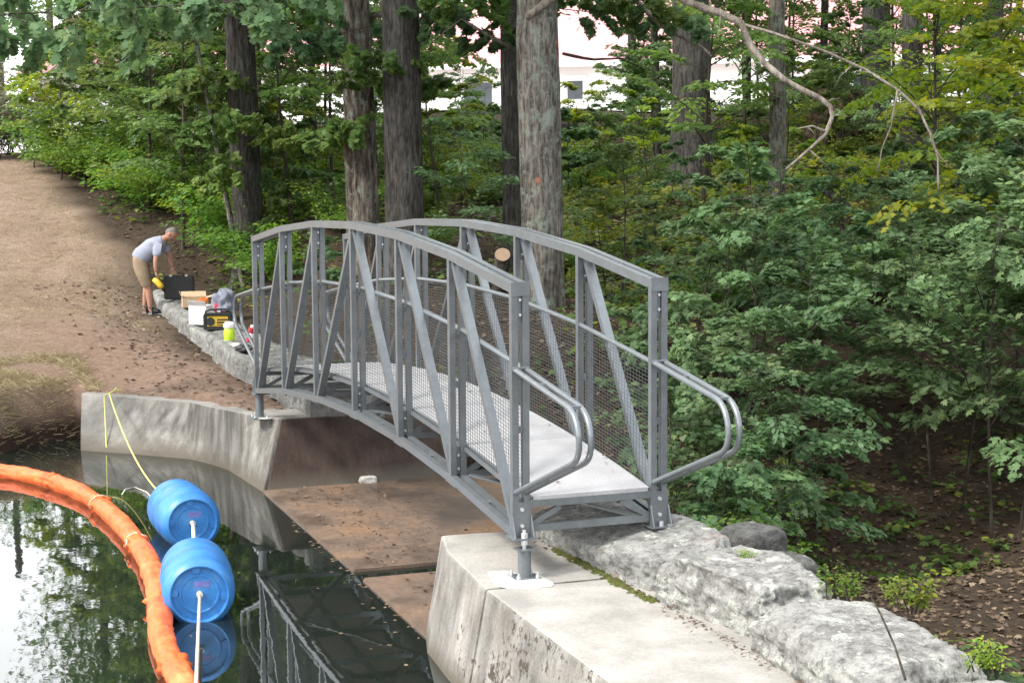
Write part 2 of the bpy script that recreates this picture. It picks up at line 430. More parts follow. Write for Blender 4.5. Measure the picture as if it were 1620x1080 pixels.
def ground_z(x, y):
    z = tps(x, y)
    forest = np.clip((y - 1.6) / 1.5, 0, 1)
    z = z + forest * (.10 * vnoise(x, y, 1.3, 1) + .05 * vnoise(x, y, 3.7, 2)) + .015 * vnoise(x, y, 6, 3)
    xx = np.asarray(x, float); yy = np.asarray(y, float)
    y0 = np.interp(xx, [-14, -11.1, -8.6, -6, -4, -2, .3], [1.1, .82, .72, .66, .60, .58, .62])
    fr_z = np.interp(xx, [-16, -13, -11, -9, -7, -4, 0], [.75, .28, -.02, -.10, -.18, -.27, -.31]); bk_z = np.interp(xx, [-16, -13, -11, -9, -7, 0], [.8, .36, .13, .05, -.02, -.1])
    wf = np.clip((yy - (y0 - 1.5)) / 1.2, 0, 1) * (yy < y0 + .4) * np.clip((.4 - xx) / .3, 0, 1) * np.clip((xx + 15.5) / 2.5, 0, 1); wf = wf * wf * (3 - 2 * wf)
    wb = np.clip((y0 + 2.6 - yy) / 1.6, 0, 1) * (yy >= y0 + .4) * np.clip((.4 - xx) / .3, 0, 1) * np.clip((xx + 15.5) / 2.5, 0, 1); wb = wb * wb * (3 - 2 * wb)
    z = z * (1 - wf) + (fr_z + .02 * vnoise(x, y, 3, 12)) * wf; z = z * (1 - wb) + bk_z * wb
    sd_ = poly_sd(x, y, POND)
    soft = (np.asarray(y) < -1.3) & (np.asarray(x) < -2.4)
    w = np.where(soft, np.clip((sd_ + .45 + .2 * vnoise(x, y, 5, 4)) / .75, 0, 1), np.clip((sd_ + .02) / .12, 0, 1))
    w = w * w * (3 - 2 * w)
    floor_ = np.where((np.asarray(x) > .1) & (np.asarray(x) < 7.2) & (np.asarray(y) > 1.9), -1.35, -1.9)
    return z * (1 - w) + np.minimum(z, floor_) * w


def gz(x, y): return float(ground_z(np.array([x]), np.array([y]))[0])


def axis(lo, hi, a, b, step):
    c = list(np.arange(a, b, step)); s_ = step; v = b
    while v < hi: c.append(v); s_ *= 1.12; v += s_
    s_ = step; v = a; pre = []
    while v > lo:
        s_ *= 1.12; v -= s_; pre.append(v)
    return np.array(pre[::-1] + c)


gx = axis(-260, 160, -22, 18, .14); gy = axis(-160, 260, -9, 15, .14)
GX, GY = np.meshgrid(gx, gy); GZ = ground_z(GX, GY)
edge = .55 + .35 * vnoise(GX, GY, .9, 5) + .25 * vnoise(GX, GY, 2.6, 6)
path = np.clip((edge - GY) / .7 + .5, 0, 1) * np.clip((1.0 - GX) / 1.0, 0, 1)
red = np.clip((GX + 9.5 + 1.2 * vnoise(GX, GY, 1.1, 8)) / 3.0, 0, 1) * np.clip((GY + 2.4 + .8 * vnoise(GX, GY, 1.6, 9)) / 1.0, 0, 1)


def ground_mat():
    mt, N, L, P = nodes_of('ground_soil')
    a = noise_node(N, L, 1.3, 8, .65); b = noise_node(N, L, 9, 8, .75); c0 = noise_node(N, L, 60, 5, .75); d = noise_node(N, L, 25, 5, .7, stretch=(.35, 1.6, 1))
    forest = ramp(N, [(.3, (.034, .026, .018)), (.5, (.066, .048, .034)), (.7, (.11, .08, .056))]); L.new(b.outputs[0], forest.inputs[0])  # forest tones darkened in place of an overhead tree's shade
    hay = ramp(N, [(.28, (.185, .13, .097)), (.5, (.31, .23, .172)), (.72, (.405, .32, .245))]); L.new(d.outputs[0], hay.inputs[0])
    hay2 = ramp(N, [(.3, (.72, .68, .62)), (.65, (1.05, 1.05, 1.05))]); L.new(a.outputs[0], hay2.inputs[0])
    hc = mixc(N, L, .9, hay.outputs[0], hay2.outputs[0], 'MULTIPLY')
    redr = ramp(N, [(.3, (.19, .12, .088)), (.55, (.30, .208, .156)), (.75, (.39, .295, .232))]); L.new(b.outputs[0], redr.inputs[0])
    at = N.new('ShaderNodeAttribute'); at.attribute_name = 'red'; at2 = N.new('ShaderNodeAttribute'); at2.attribute_name = 'path'
    pc = mixc(N, L, at.outputs['Fac'], hc, redr.outputs[0])
    c = mixc(N, L, at2.outputs['Fac'], forest.outputs[0], pc)
    r3 = ramp(N, [(.33, (.5, .5, .5)), (.6, (1.1, 1.1, 1.1))]); L.new(c0.outputs[0], r3.inputs[0])
    c = mixc(N, L, .8, c, r3.outputs[0], 'MULTIPLY')
    # wet dark mud at the water line
    geo = N.new('ShaderNodeNewGeometry'); sp = N.new('ShaderNodeSeparateXYZ'); L.new(geo.outputs['Position'], sp.inputs[0])
    mr = N.new('ShaderNodeMapRange'); mr.inputs[1].default_value = -.6; mr.inputs[2].default_value = -.85; L.new(sp.outputs[2], mr.inputs[0])
    m2 = N.new('ShaderNodeMath'); m2.operation = 'MULTIPLY'; L.new(mr.outputs[0], m2.inputs[0]); L.new(at2.outputs['Fac'], m2.inputs[1])
    c = mixc(N, L, m2.outputs[0], c, (.045, .028, .022))
    L.new(c, P.inputs['Base Color']); P.inputs['Roughness'].default_value = .95; P.inputs['Specular IOR Level'].default_value = .1
    ad = N.new('ShaderNodeMath'); ad.operation = 'ADD'; L.new(b.outputs[0], ad.inputs[0]); L.new(c0.outputs[0], ad.inputs[1])
    bump(N, L, P, ad.outputs[0], .9, .04)
    return mt


M['ground'] = ground_mat()
tag(link('ground', grid_mesh('ground', GX, GY, GZ, {'path': path, 'red': red}), M['ground']), 'brown forest floor and pale mown dirt path around the pond', 'ground', None, 'structure')


def water_mat():
    mt, N, L, P = nodes_of('pond_water')
    P.inputs['Base Color'].default_value = (.010, .014, .011, 1); P.inputs['Roughness'].default_value = .015; P.inputs['IOR'].default_value = 2.1
    a = noise_node(N, L, 2.2, 3, .5, stretch=(1.0, 1.9, 1)); b = noise_node(N, L, 9, 2, .5, stretch=(1.0, 2.0, 1))
    ad = N.new('ShaderNodeMath'); ad.operation = 'MULTIPLY_ADD'; ad.inputs[1].default_value = .15; L.new(b.outputs[0], ad.inputs[0]); L.new(a.outputs[0], ad.inputs[2])
    bump(N, L, P, ad.outputs[0], .022, .03)
    return mt


M['water'] = water_mat()
WZ = -1.0
wm = MB(); wm.add([(-8, -75, WZ), (22, -75, WZ), (22, 3.2, WZ), (-8, 3.2, WZ)], [(0, 1, 2, 3)])
tag(wm.build('water', M['water']), 'dark still pond water reflecting trees and sky', 'water', None, 'structure')

# ------------------------------------------------------------------ concrete walls and spillway floor
def wall_block(top, bot, back_top, back_bot, bevel=.018):
    """front polyline top/bottom (lists of 3-D points) and the back line: a closed wall block"""
    n = len(top); v = [tuple(p) for p in top] + [tuple(p) for p in bot] + [tuple(p) for p in back_top] + [tuple(p) for p in back_bot]
    f = []
    for i in range(n - 1):
        f += [(i, i + 1, n + i + 1, n + i), (i, 2 * n + i, 2 * n + i + 1, i + 1), (2 * n + i, 3 * n + i, 3 * n + i + 1, 2 * n + i + 1), (n + i, n + i + 1, 3 * n + i + 1, 3 * n + i)]
    f += [(0, n, 3 * n, 2 * n), (n - 1, 3 * n - 1, 4 * n - 1, 2 * n - 1)]
    me = bpy.data.meshes.new('w'); me.from_pydata(v, [], f)
    bm = bmesh.new(); bm.from_mesh(me); bmesh.ops.recalc_face_normals(bm, faces=bm.faces)
    es = [e for e in bm.edges if len(e.link_faces) == 2 and e.calc_face_angle(0) > .5]
    bmesh.ops.bevel(bm, geom=es, offset=bevel, segments=2, affect='EDGES', profile=.6)
    bmesh.ops.triangulate(bm, faces=[x for x in bm.faces if len(x.verts) > 4])
    for _ in range(3):
        bmesh.ops.subdivide_edges(bm, edges=[e for e in bm.edges if e.calc_length() > .35], cuts=1, use_grid_fill=True)
    for vv in bm.verts:
        p = vv.co; k = noise.noise(p * 2.1) * .008 + noise.noise(p * 7) * .005
        vv.co = p + vv.normal * k
    bm.to_mesh(me); bm.free(); return auto_smooth_me(me)


def auto_smooth_me(me):
    me.polygons.foreach_set('use_smooth', [False] * len(me.polygons)); return me


ZB = -1.75
ZT = -.27
nw = empty('concrete_wall', (10, .2, -1.7), 'pale battered concrete dam wall holding the near bridge leg, stained with black lichen', 'wall')
top1 = [(6.60, -.03, ZT), (7.10, -.16, ZT), (8.275, -.285, ZT)]
bot1 = [(6.62, -.30, ZB), (7.10, -.46, ZB), (8.275, -.58, ZB)]
bt1 = [(6.72, .95, ZT), (7.2, .95, ZT), (8.275, .95, ZT)]; bb1 = [(6.72, .95, ZB), (7.2, .95, ZB), (8.275, .95, ZB)]
link('wall_section', wall_block(top1, bot1, bt1, bb1), M['conc'], nw, True)
top2 = [(8.31, -.285, ZT), (10.5, -.36, ZT - .01), (15.6, -.55, ZT)]
bot2 = [(8.31, -.585, ZB), (10.5, -.66, ZB), (15.6, -.85, ZB)]
bt2 = [(8.31, .95, ZT), (10.5, .95, ZT), (15.6, .95, ZT)]; bb2 = [(8.31, .95, ZB), (10.5, .95, ZB), (15.6, .95, ZB)]
link('wall_section', wall_block(top2, bot2, bt2, bb2), M['conc'], nw, True)
jm = MB().box((8.265, -.18, ZB), (8.32, .9, ZT - .03)); jm.build('joint_filler', simple('joint_filler', (.05, .045, .04), .95), nw, True)

fw = empty('concrete_wall', (-1.2, .2, -1.7), 'streaked grey concrete wing wall curving along the far bank beside the spillway', 'wall')
ftp = [(440, 662, -.27), (393, 655, -.28), (345, 646, -.33), (296, 635, -.38), (200, 627, -.40), (128, 622, -.42)]
fbp = [(416, 778), (361, 743), (330, 733), (303, 726), (212, 718), (127, 712)]
ft = [UZ(*p) for p in ftp]; fb_w = [UZ(*p, WZ) for p in fbp]
fb = [t + (b - t) * ((ZB - t[2]) / (b[2] - t[2])) for t, b in zip(ft, fb_w)]
off = [(.02, .75), (-.1, .75), (-.15, .6), (-.3, .5), (-.33, .35), (-.35, .25)]
fbt = [np.array([t[0] + o[0], t[1] + o[1], t[2]]) for t, o in zip(ft, off)]
fbb = [np.array([q[0], q[1], ZB]) for q in fbt]
link('wall_section', wall_block(ft, fb, fbt, fbb, .015), M['conc_far'], fw, True)
# spillway side of the far wall, stained brown, with bridge shade painted in too
c0 = ft[0]; c1 = fb[0]
sw_top = [(c0[0] + .03, c0[1] + .03, ZT - .012), (c0[0] + .02, 1.0, ZT - .01), (c0[0] - .02, 2.3, ZT - .16)]
sw_bot = [(c1[0] + .03, c1[1] + .035, ZB), (c1[0] + .03, 1.0, ZB), (c1[0] - .02, 2.3, ZB)]
sbt = [(c0[0] - .9, c0[1] + .5, ZT - .012), (c0[0] - .9, 1.0, ZT - .01), (c0[0] - .9, 2.3, ZT - .16)]
sbb = [(c0[0] - .9, c0[1] + .5, ZB), (c0[0] - .9, 1.0, ZB), (c0[0] - .9, 2.3, ZB)]
link('side_face', wall_block(sw_top, sw_bot, sbt, sbb, .012), M['conc_side'], fw, True)['label'] = 'dark spillway face, brown stained and painted with bridge shade'


def apron_mat():
    mt, N, L, P = nodes_of('rusty_apron')
    a = noise_node(N, L, 1.1, 8, .65); b = noise_node(N, L, 12, 7, .75); c0 = noise_node(N, L, 70, 4, .7)
    r = ramp(N, [(.33, (.105, .075, .058)), (.5, (.17, .122, .092)), (.66, (.235, .145, .085))]); L.new(a.outputs[0], r.inputs[0])
    r2 = ramp(N, [(.3, (.6, .6, .6)), (.65, (1.15, 1.12, 1.1))]); L.new(b.outputs[0], r2.inputs[0])
    c = mixc(N, L, .8, r.outputs[0], r2.outputs[0], 'MULTIPLY')
    r3 = ramp(N, [(.35, (.6, .6, .6)), (.62, (1.05, 1.05, 1.05))]); L.new(c0.outputs[0], r3.inputs[0])
    c = mixc(N, L, .7, c, r3.outputs[0], 'MULTIPLY'); L.new(c, P.inputs['Base Color'])
    wr = N.new('ShaderNodeMapRange'); wr.inputs[1].default_value = .42; wr.inputs[2].default_value = .6; wr.inputs[3].default_value = .28; wr.inputs[4].default_value = .8; L.new(a.outputs[0], wr.inputs[0]); L.new(wr.outputs[0], P.inputs['Roughness']); P.inputs['Specular IOR Level'].default_value = .35
    bump(N, L, P, b.outputs[0], .6, .018); return mt


M['apron'] = apron_mat()
ap = MB()
a0 = UZ(419, 781, WZ); a1 = UZ(672, 1006, WZ); g0 = UZ(566, 912, WZ)
AZ = -.975
def ap_block(pts, z0, z1):
    n = len(pts); ap.add([(x, y, z1) for x, y in pts] + [(x, y, z0) for x, y in pts], [tuple(range(n))] + [tuple(range(2 * n - 1, n - 1, -1))] + [(i, n + i, n + (i + 1) % n, (i + 1) % n) for i in range(n)])
gx0 = g0[0]
ap_block([(a0[0] - .1, a0[1]), (gx0 - .16, a0[1] + (a1[1] - a0[1]) * (gx0 - .16 - a0[0]) / (a1[0] - a0[0])), (gx0 - .16, 3.1), (a0[0] - .15, 3.1)], -1.7, AZ)
ap_block([(gx0 + .16, a0[1] + (a1[1] - a0[1]) * (gx0 + .16 - a0[0]) / (a1[0] - a0[0])), (7.2, a1[1] - .02), (7.2, 3.1), (gx0 + .16, 3.1)], -1.7, AZ + .004)
ap_block([(gx0 - .155, .05), (gx0 + .155, .05), (gx0 + .155, 3.0), (gx0 - .155, 3.0)], -1.7, -1.08)
apo = ap.build('spillway_floor', M['apron'])
bm = bmesh.new(); bm.from_mesh(apo.data)
bmesh.ops.bevel(bm, geom=[e for e in bm.edges if e.calc_face_angle(0) > .6], offset=.012, segments=2, affect='EDGES'); bm.to_mesh(apo.data); bm.free()
tag(apo, 'rust brown flat spillway floor between the two concrete walls', 'spillway floor', None, 'structure')

# ------------------------------------------------------------------ stones
def stone(name, a, b, seed, mat, label, cat='stone', group=None, rough=.05, rz=0, rnd=.10, sub=52):
    a = np.array(a, float); b = np.array(b, float); ctr = (a + b) / 2; h = (b - a) / 2
    bm = bmesh.new(); bmesh.ops.create_cube(bm, size=2)
    bmesh.ops.subdivide_edges(bm, edges=bm.edges[:], cuts=sub, use_grid_fill=True)
    off = Vector((seed * 3.7, seed * 1.3, seed * 7.1)); p_ = 2 / max(rnd, .05); rr = random.Random(seed); mn = min(h)
    planes = []
    for k in range(16):        # chipped corners and edges
        n_ = Vector((rr.uniform(-1, 1), rr.uniform(-1, 1), rr.uniform(-.5, 1))).normalized()
        sup = abs(n_.x) * h[0] + abs(n_.y) * h[1] + abs(n_.z) * h[2]; planes.append((n_, sup - mn * rr.uniform(.12, .5)))
    for v in bm.verts:
        c = v.co; l = (abs(c.x) ** p_ + abs(c.y) ** p_ + abs(c.z) ** p_) ** (1 / p_)
        c = c / l
        w = Vector((c.x * h[0], c.y * h[1], c.z * h[2]))
        for n_, dd in planes:
            e = w.dot(n_) - dd
            if e > 0: w -= n_ * e
        n1 = noise.noise(w * 1.7 + off); n2 = noise.noise(w * 5.3 + off); n3 = noise.noise(w * 15 + off); n4 = noise.noise(w * 34 + off)
        lay = noise.noise(Vector((w.x * 1.2, w.y * 1.2, w.z * 11)) + off)
        d = Vector((c.x ** 5, c.y ** 5, c.z ** 5)).normalized()
        w += Vector((d.x, d.y, d.z * .36)) * (rough * (.6 * n1 + .35 * (.5 - 1.6 * abs(n2)) + .42 * (.4 - 1.4 * abs(n3)) + .34 * n4 + .4 * lay))
        v.co = w
    me = bpy.data.meshes.new(name); bm.to_mesh(me); bm.free()
    o = link(name, me, mat, None, smooth=True); o.location = ctr; o.rotation_euler = (0, 0, rz)
    return tag(o, label, cat, group)


G = M['granite']
stone('stone_block', (6.75, .60, -.75), (8.78, 1.34, .012), 1, G, 'long grey granite block under the right foot of the bridge', rough=.07, rz=.01)
stone('stone_block', (8.60, 1.0, -.80), (9.28, 1.50, -.05), 2, G, 'small granite block tucked between two long blocks, bearing rusty pine needles', rough=.06, rz=-.1)
stone('stone_block', (8.90, .63, -.80), (10.08, 1.38, .035), 3, G, 'pale lichen covered granite block second along the wall from the bridge foot', rough=.08, rz=.05)
stone('stone_block', (10.14, .59, -.80), (11.66, 1.26, -.005), 4, G, 'longest pale granite block with the bare twig leaning on it', rough=.07, rz=-.035)
stone('stone_block', (11.74, .58, -.80), (13.5, 1.3, -.05), 5, G, 'granite block at the lower right corner of the photo', rough=.08, rz=.03)
stone('stone_block', (13.55, .58, -.80), (15.7, 1.3, .0), 6, G, 'granite block beyond the right corner block', rough=.07)
stone('boulder', (6.5, 2.25, -1.4), (6.95, 2.7, -.38), 7, M['granite_shade'], 'large shaded boulder among green leaves behind the bridge foot', 'boulder', rough=.09, rnd=.25, rz=.4, sub=16)
stone('boulder', (7.72, 1.95, -1.2), (8.08, 2.3, -.33), 8, M['granite_shade'], 'rounded grey boulder behind the stone blocks, beside the large shaded one', 'boulder', rough=.06, rnd=.3, rz=.2, sub=16)
stone('boulder', (8.2, 1.75, -1.2), (8.6, 2.1, -.48), 9, M['granite_shade'], 'low flat boulder just below the rounded boulder', 'boulder', rough=.06, rnd=.25, sub=16)
q = UZ(582, 763, AZ); stone('rock', (q[0] - .06, q[1] - .09, AZ - .02), (q[0] + .05, q[1] + .09, AZ + .07), 12, simple('white_rock', (.5, .48, .44), .9, 0, .2, 20, .2, .3), 'small white rock lying on the spillway floor by the dark wall', 'rock', rough=.03, rnd=.4, sub=10)
# the low stone wall across the path carries the tools
sw = MB(); wp = [(-13.2, 1.02), (-11.1, .82), (-8.6, .72), (-6, .66), (-4, .60), (-2, .58), (.25, .62)]
WTX, WTZ = [-13.2, -11, -9, -7, -4, 0], [.30, .19, .11, .05, .02, .01]
def farwall():
    bm = bmesh.new(); nx, ns = 150, 26; rows = []
    for i in range(nx + 1):
        x = -13.2 + 13.45 * i / nx; y0 = np.interp(x, [p[0] for p in wp], [p[1] for p in wp]); row = []
        zt = float(np.interp(x, WTX, WTZ)) + .03 * noise.noise(Vector((x * .6, 3, 1))); joint = abs(((x * .83 + .3 * math.sin(x)) % 1) - .5) < .035
        for j in range(ns + 1):
            t = j / ns
            if t < .4: py, pz = y0 - .05 * (1 - t / .4), -.7 + (zt + .7) * (t / .4)
            elif t < .8: py, pz = y0 + .8 * (t - .4) / .4, zt
            else: py, pz = y0 + .8, zt - 1.2 * (t - .8) / .2
            w = Vector((x, py, pz)); n = noise.noise(w * 2.3) * .05 + noise.noise(w * 7) * .03 + noise.noise(w * 17) * .012 - (.03 if joint else 0)
            nrm = Vector((0, -1, .2)) if t < .39 else (Vector((0, -.6, .8)) if t < .43 else Vector((0, 0, 1)))
            row.append(bm.verts.new(w + nrm * n))
        rows.append(row)
    for i in range(nx):
        for j in range(ns): bm.faces.new((rows[i][j], rows[i + 1][j], rows[i + 1][j + 1], rows[i][j + 1]))
    bm.faces.new(rows[0]); bm.faces.new(rows[-1][::-1])
    bmesh.ops.recalc_face_normals(bm, faces=bm.faces)
    me = bpy.data.meshes.new('stone_wall'); bm.to_mesh(me); bm.free(); return me
M['oldstone'] = stone_mat('old_mortared_stone', .75)
tag(link('stone_wall', farwall(), M['oldstone'], None, smooth=True), 'low grey stone wall at the far end of the bridge, with tools laid along its top', 'wall')

# ------------------------------------------------------------------ the footbridge
XN = [4.04 + S * d for d in (-2.929, -1.975, -1, 0, 1, 1.975, 2.929)]
HALF = 2.929 * S; CB = .28; HT = 1.70; TW = .047; T = .125; WI = 1.014
def zb(x): return CB * (1 - ((x - 4.04) / HALF) ** 2)
br = empty('footbridge', (4.04, .57, 0), 'grey painted steel truss footbridge arching over the spillway', 'bridge')
ST = M['steel']
def bpart(mb, name, mat=ST, parent=None, label=None):
    qs = mb.pieces() if len(mb.v) < 400 and name != 'wire_mesh_panel' else [mb]
    for q in qs: o = q.build(name, mat, parent or br, True, False, label)
    return o
PX = .05
for side, (yo, yi) in enumerate(((0.0, T), (WI + T, WI))):       # outer and inner faces of each truss
    sg = 1 if yi > yo else -1
    yc_o = yo + sg * TW / 2; yc_i = yi - sg * TW / 2; ym = (yo + yi) / 2
    ends = [XN[0] - .002] + XN[1:-1] + [XN[-1] + PX + .002]
    pts = [(x if i in (0, 6) else x + PX / 2) for i, x in enumerate(ends)]
    # chords: two parallel tubes with spacers
    for nm, dz, h in (('top_chord', HT, .062), ('bottom_chord', .055, .055)):
        c = MB()
        for yc in (yc_o, yc_i): c.sweep([(x, yc, zb(x) + dz) for x in pts], TW, h)
        for i in range(6):
            xm = (pts[i] + pts[i + 1]) / 2; z = (zb(pts[i]) + zb(pts[i + 1])) / 2 + dz
            c.box((xm - .03, ym - .0157, z - h + .006), (xm + .03, ym + .0157, z - .006))
        if nm == 'bottom_chord':
            for i in (1, 2, 3, 4, 5):
                for s2 in (-1, 1):
                    x = pts[i]; xa, xb = (x - .11, x) if s2 < 0 else (x, x + .11)
                c.sweep([(x - .11, yc_o, zb(x - .11) - .001), (x, yc_o, zb(x) - .001), (x + .11, yc_o, zb(x + .11) - .001)], TW - .004, .012)
        o = bpart(c, nm)
    for i, x in enumerate(XN):
        p = MB(); z0 = zb(x + PX / 2); lo = .054 if 0 < i < 6 else 0.0
        for yc in (yc_o, yc_i):
            p.box((x, yc - TW / 2 + .0015, z0 + lo), (x + PX, yc + TW / 2 - .0015, z0 + HT - .061))
        po = bpart(p, 'post')
        g = MB()
        for (za, zc) in ((.06, .26), (HT - .26, HT - .07)):
            g.box((x + .018, ym - .0145, z0 + za), (x + .032, ym + .0145, z0 + zc))
        g.box((x + .006, ym - .0148, z0 + .70), (x + PX - .006, ym + .0148, z0 + .745))
        g.box((x + .012, ym - .0148, z0 + 1.06), (x + PX - .012, ym + .0148, z0 + 1.09))
        bpart(g, 'gusset', ST, po)
        b = MB()
        for zc in (.10, .20, HT - .11, HT - .21):
            if i == 6 and zc < .3: continue
            b.cyl((x + .032, ym, z0 + zc), (x + .048, ym, z0 + zc), .0105, 8)
        bpart(b, 'bolt', M['zinc'], po)
    # diagonals: from each post top towards the nearer bank
    for i in range(6):
        a, bq = (i + 1, i) if i < 3 else (i, i + 1)
        xa = XN[a] + PX / 2 + (-.03 if i < 3 else .03); xb = XN[bq] + PX / 2 + (.045 if i < 3 else -.045)
        if bq == 6: xb = XN[6] - .02
        if bq == 0: xb = XN[0] + PX + .02
        d = MB().beam((xa, ym - sg * .012, zb(xa) + HT - .07), (xb, ym - sg * .012, zb(xb) + .05), .064, .046, (1, 0, 0))
        bpart(d, 'diagonal')
    # handrail tubes and wire mesh between the inner posts
    for i in range(6):
        xa, xb = XN[i] + PX, XN[i + 1]
        h = MB().cyl((xa - .004, yc_i, zb(xa) + 1.125), (xb + .004, yc_i, zb(xb) + 1.125), .0185, 12)
        o = bpart(h, 'handrail'); auto_smooth(o)
        w = MB(); nx = 25; r = .0012; zl, zu = .245, 1.10
        def wire(p, q): w.beam(p, q, 2 * r, 2 * r, (0, 1, 0))
        yw = yi - sg * .004
        for k in range(nx + 1):
            x = xa + (xb - xa) * k / nx; wire((x, yw, zb(x) + zl), (x, yw, zb(x) + zu))
        nz = 33
        for k in range(nz + 1):
            z = zl + (zu - zl) * k / nz; wire((xa, yw + sg * .003, zb(xa) + z), (xb, yw + sg * .003, zb(xb) + z))
        mo = bpart(w, 'wire_mesh_panel', M['wire'])
        fr = MB().beam((xa, yi - sg * .012, zb(xa) + zl), (xb, yi - sg * .012, zb(xb) + zl), .012, .03)
        bpart(fr, 'mesh_edge_bar', ST, mo)
    # cap plates, end plates, base plates and return loops at both ends
    for e, x in ((0, XN[0]), (6, XN[6])):
        sx = 1 if e == 6 else -1; xf = x + PX if e == 6 else x
        ya, yb_ = min(yo, yi), max(yo, yi)
        z0 = 0.0
        cp = MB().box((min(xf, xf + sx * .007) , ya - .002, HT - .088), (max(xf, xf + sx * .007), yb_ + .002, HT + .004))
        bpart(cp, 'end_cap')
        ep = MB().box((min(xf, xf + sx * .008), ya - .003, .0), (max(xf, xf + sx * .008), yb_ + .003, .235))
        epo = bpart(ep, 'end_plate')
        gq = MB()
        for y in (ya - .004, yb_ + .004):
            gq.add([(xf + sx * .009, y - .004, 0), (xf + sx * .065, y - .004, 0), (xf + sx * .009, y - .004, .14), (xf + sx * .009, y + .004, 0), (xf + sx * .065, y + .004, 0), (xf + sx * .009, y + .004, .14)],
                   [(0, 1, 2), (5, 4, 3), (0, 3, 4, 1), (1, 4, 5, 2), (2, 5, 3, 0)])
        bpart(gq, 'stiffener', ST, epo)
        bp = MB().box((xf - sx * .09 if sx > 0 else xf - .07, ya - .022, -.012), (xf + .07 if sx > 0 else xf + .09, yb_ + .022, -.0005))
        bpart(bp, 'base_plate')
        bl = MB()
        for zc in (.075, .185): bl.cyl((xf + sx * .008, ym, zc), (xf + sx * .02, ym, zc), .013, 8)
        bpart(bl, 'bolt', M['zinc'], epo)
        if side == 1:
            nb = MB().cyl((xf + sx * .035, ym, 0), (xf + sx * .035, ym, .03), .016, 6); nb.build('anchor_nut', M['zinc'], epo, True)
        # loops
        def fillet(P, rad, n=7):
            out = [P[0]]
            for k in range(1, len(P) - 1):
                a, b, c = Vector(P[k - 1]), Vector(P[k]), Vector(P[k + 1]); u = (a - b).normalized(); v = (c - b).normalized()
                s_, e_ = b + u * rad, b + v * rad
                for t in np.linspace(0, 1, n): out.append(tuple((1 - t) ** 2 * s_ + 2 * t * (1 - t) * b + t * t * e_))
            out.append(P[-1]); return out
        lp = None
        for yc in (yc_o, yc_i):
            P = [(xf, yc, 1.125), (xf + sx * 1.05, yc, .975), (xf + sx * 1.12, yc, .70), (xf, yc, .30)]
            o = MB().tube(fillet(P, .15), .0195, 12); oo = bpart(o, 'return_loop'); auto_smooth(oo)
        tb = MB()
        for (dx, z) in ((.38, 1.07), (.93, .995), (.42, .455), (.85, .61)):
            tb.box((min(xf + sx * dx, xf + sx * (dx + .03)), ya + .03, z - .008), (max(xf + sx * dx, xf + sx * (dx + .03)), yb_ - .03, z + .008))
        tb.box((min(xf, xf + sx * .03), ya + .005, 1.132), (max(xf, xf + sx * .03), yb_ - .005, 1.142))
        bpart(tb, 'loop_tie')
# deck
def deck_mat():
    mt, N, L, P = nodes_of('deck_panel')
    a = noise_node(N, L, 3, 6, .6); v = N.new('ShaderNodeTexVoronoi'); v.inputs['Scale'].default_value = 38
    tc = N.new('ShaderNodeTexCoord'); mp = N.new('ShaderNodeMapping'); mp.inputs['Scale'].default_value = (1, 2.2, 1); mp.inputs['Rotation'].default_value = (0, 0, .6); L.new(tc.outputs['Object'], mp.inputs[0]); L.new(mp.outputs[0], v.inputs['Vector'])
    r = ramp(N, [(.3, (.35, .345, .352)), (.7, (.43, .425, .43))]); L.new(a.outputs[0], r.inputs[0])
    r2 = ramp(N, [(.1, (1, 1, 1)), (.6, (.84, .84, .84))]); L.new(v.outputs[0], r2.inputs[0])
    L.new(mixc(N, L, .8, r.outputs[0], r2.outputs[0], 'MULTIPLY'), P.inputs['Base Color']); P.inputs['Roughness'].default_value = .55
    bump(N, L, P, v.outputs[0], .35, .004); return mt
M['deck'] = deck_mat()
DT = .275
for i in range(6):
    xa = XN[i] + (.026 if i else 0); xb = XN[i + 1] + (.022 if i < 5 else PX)
    d = MB(); k = 5; ps = [xa + (xb - xa) * t / k for t in range(k + 1)]
    d.sweep([(x, WI / 2 + T / 2, zb(x) + DT) for x in ps], WI - T - .03, .03)
    dp = bpart(d, 'deck_panel', M['deck'])
    e = MB()
    for y in (T + .012, WI - .012):
        e.sweep([(x, y, zb(x) + DT - .002) for x in ps], .018, .05)
    bpart(e, 'edge_angle', ST, dp)
for i, x in enumerate(XN):
    xc = x + PX / 2; z = zb(xc); f = MB()
    if i in (0, 6): f.box((x + .003, T, DT - .082), (x + PX + (.004 if i == 6 else 0), WI, DT - .033))
    else: f.box((x + .003, T - .001, z + DT - .09), (x + PX - .003, WI + .001, z + DT - .036))
    fo = bpart(f, 'floor_beam')
    bq = MB().box((x + .006, T - .001, z + .03), (x + PX - .006, WI + .001, z + .078)); bpart(bq, 'lower_beam')
    v = MB()
    for s2 in (-1, 1):
        v.beam((xc, (T + WI) / 2 + s2 * (WI - T) * .5, z + .07), (xc, (T + WI) / 2 + s2 * .22, z + DT - .088), .036, .034, (1, 0, 0))
    bpart(v, 'knee_brace')
    if i < 6:
        x2 = XN[i + 1]; z2 = zb(x2 + PX / 2); h = MB()
        a, b = (T, WI) if i % 2 else (WI, T)
        h.beam((x + PX, a + (.03 if a == T else -.03), z + .05), (x2, b + (-.03 if b == WI else .03), z2 + .05), .06, .012)
        bpart(h, 'lateral_brace')
        st = MB().sweep([(xx, (T + WI) / 2, zb(xx) + DT - .031) for xx in (x + PX, (x + x2) / 2, x2)], .04, .05); bpart(st, 'stringer')
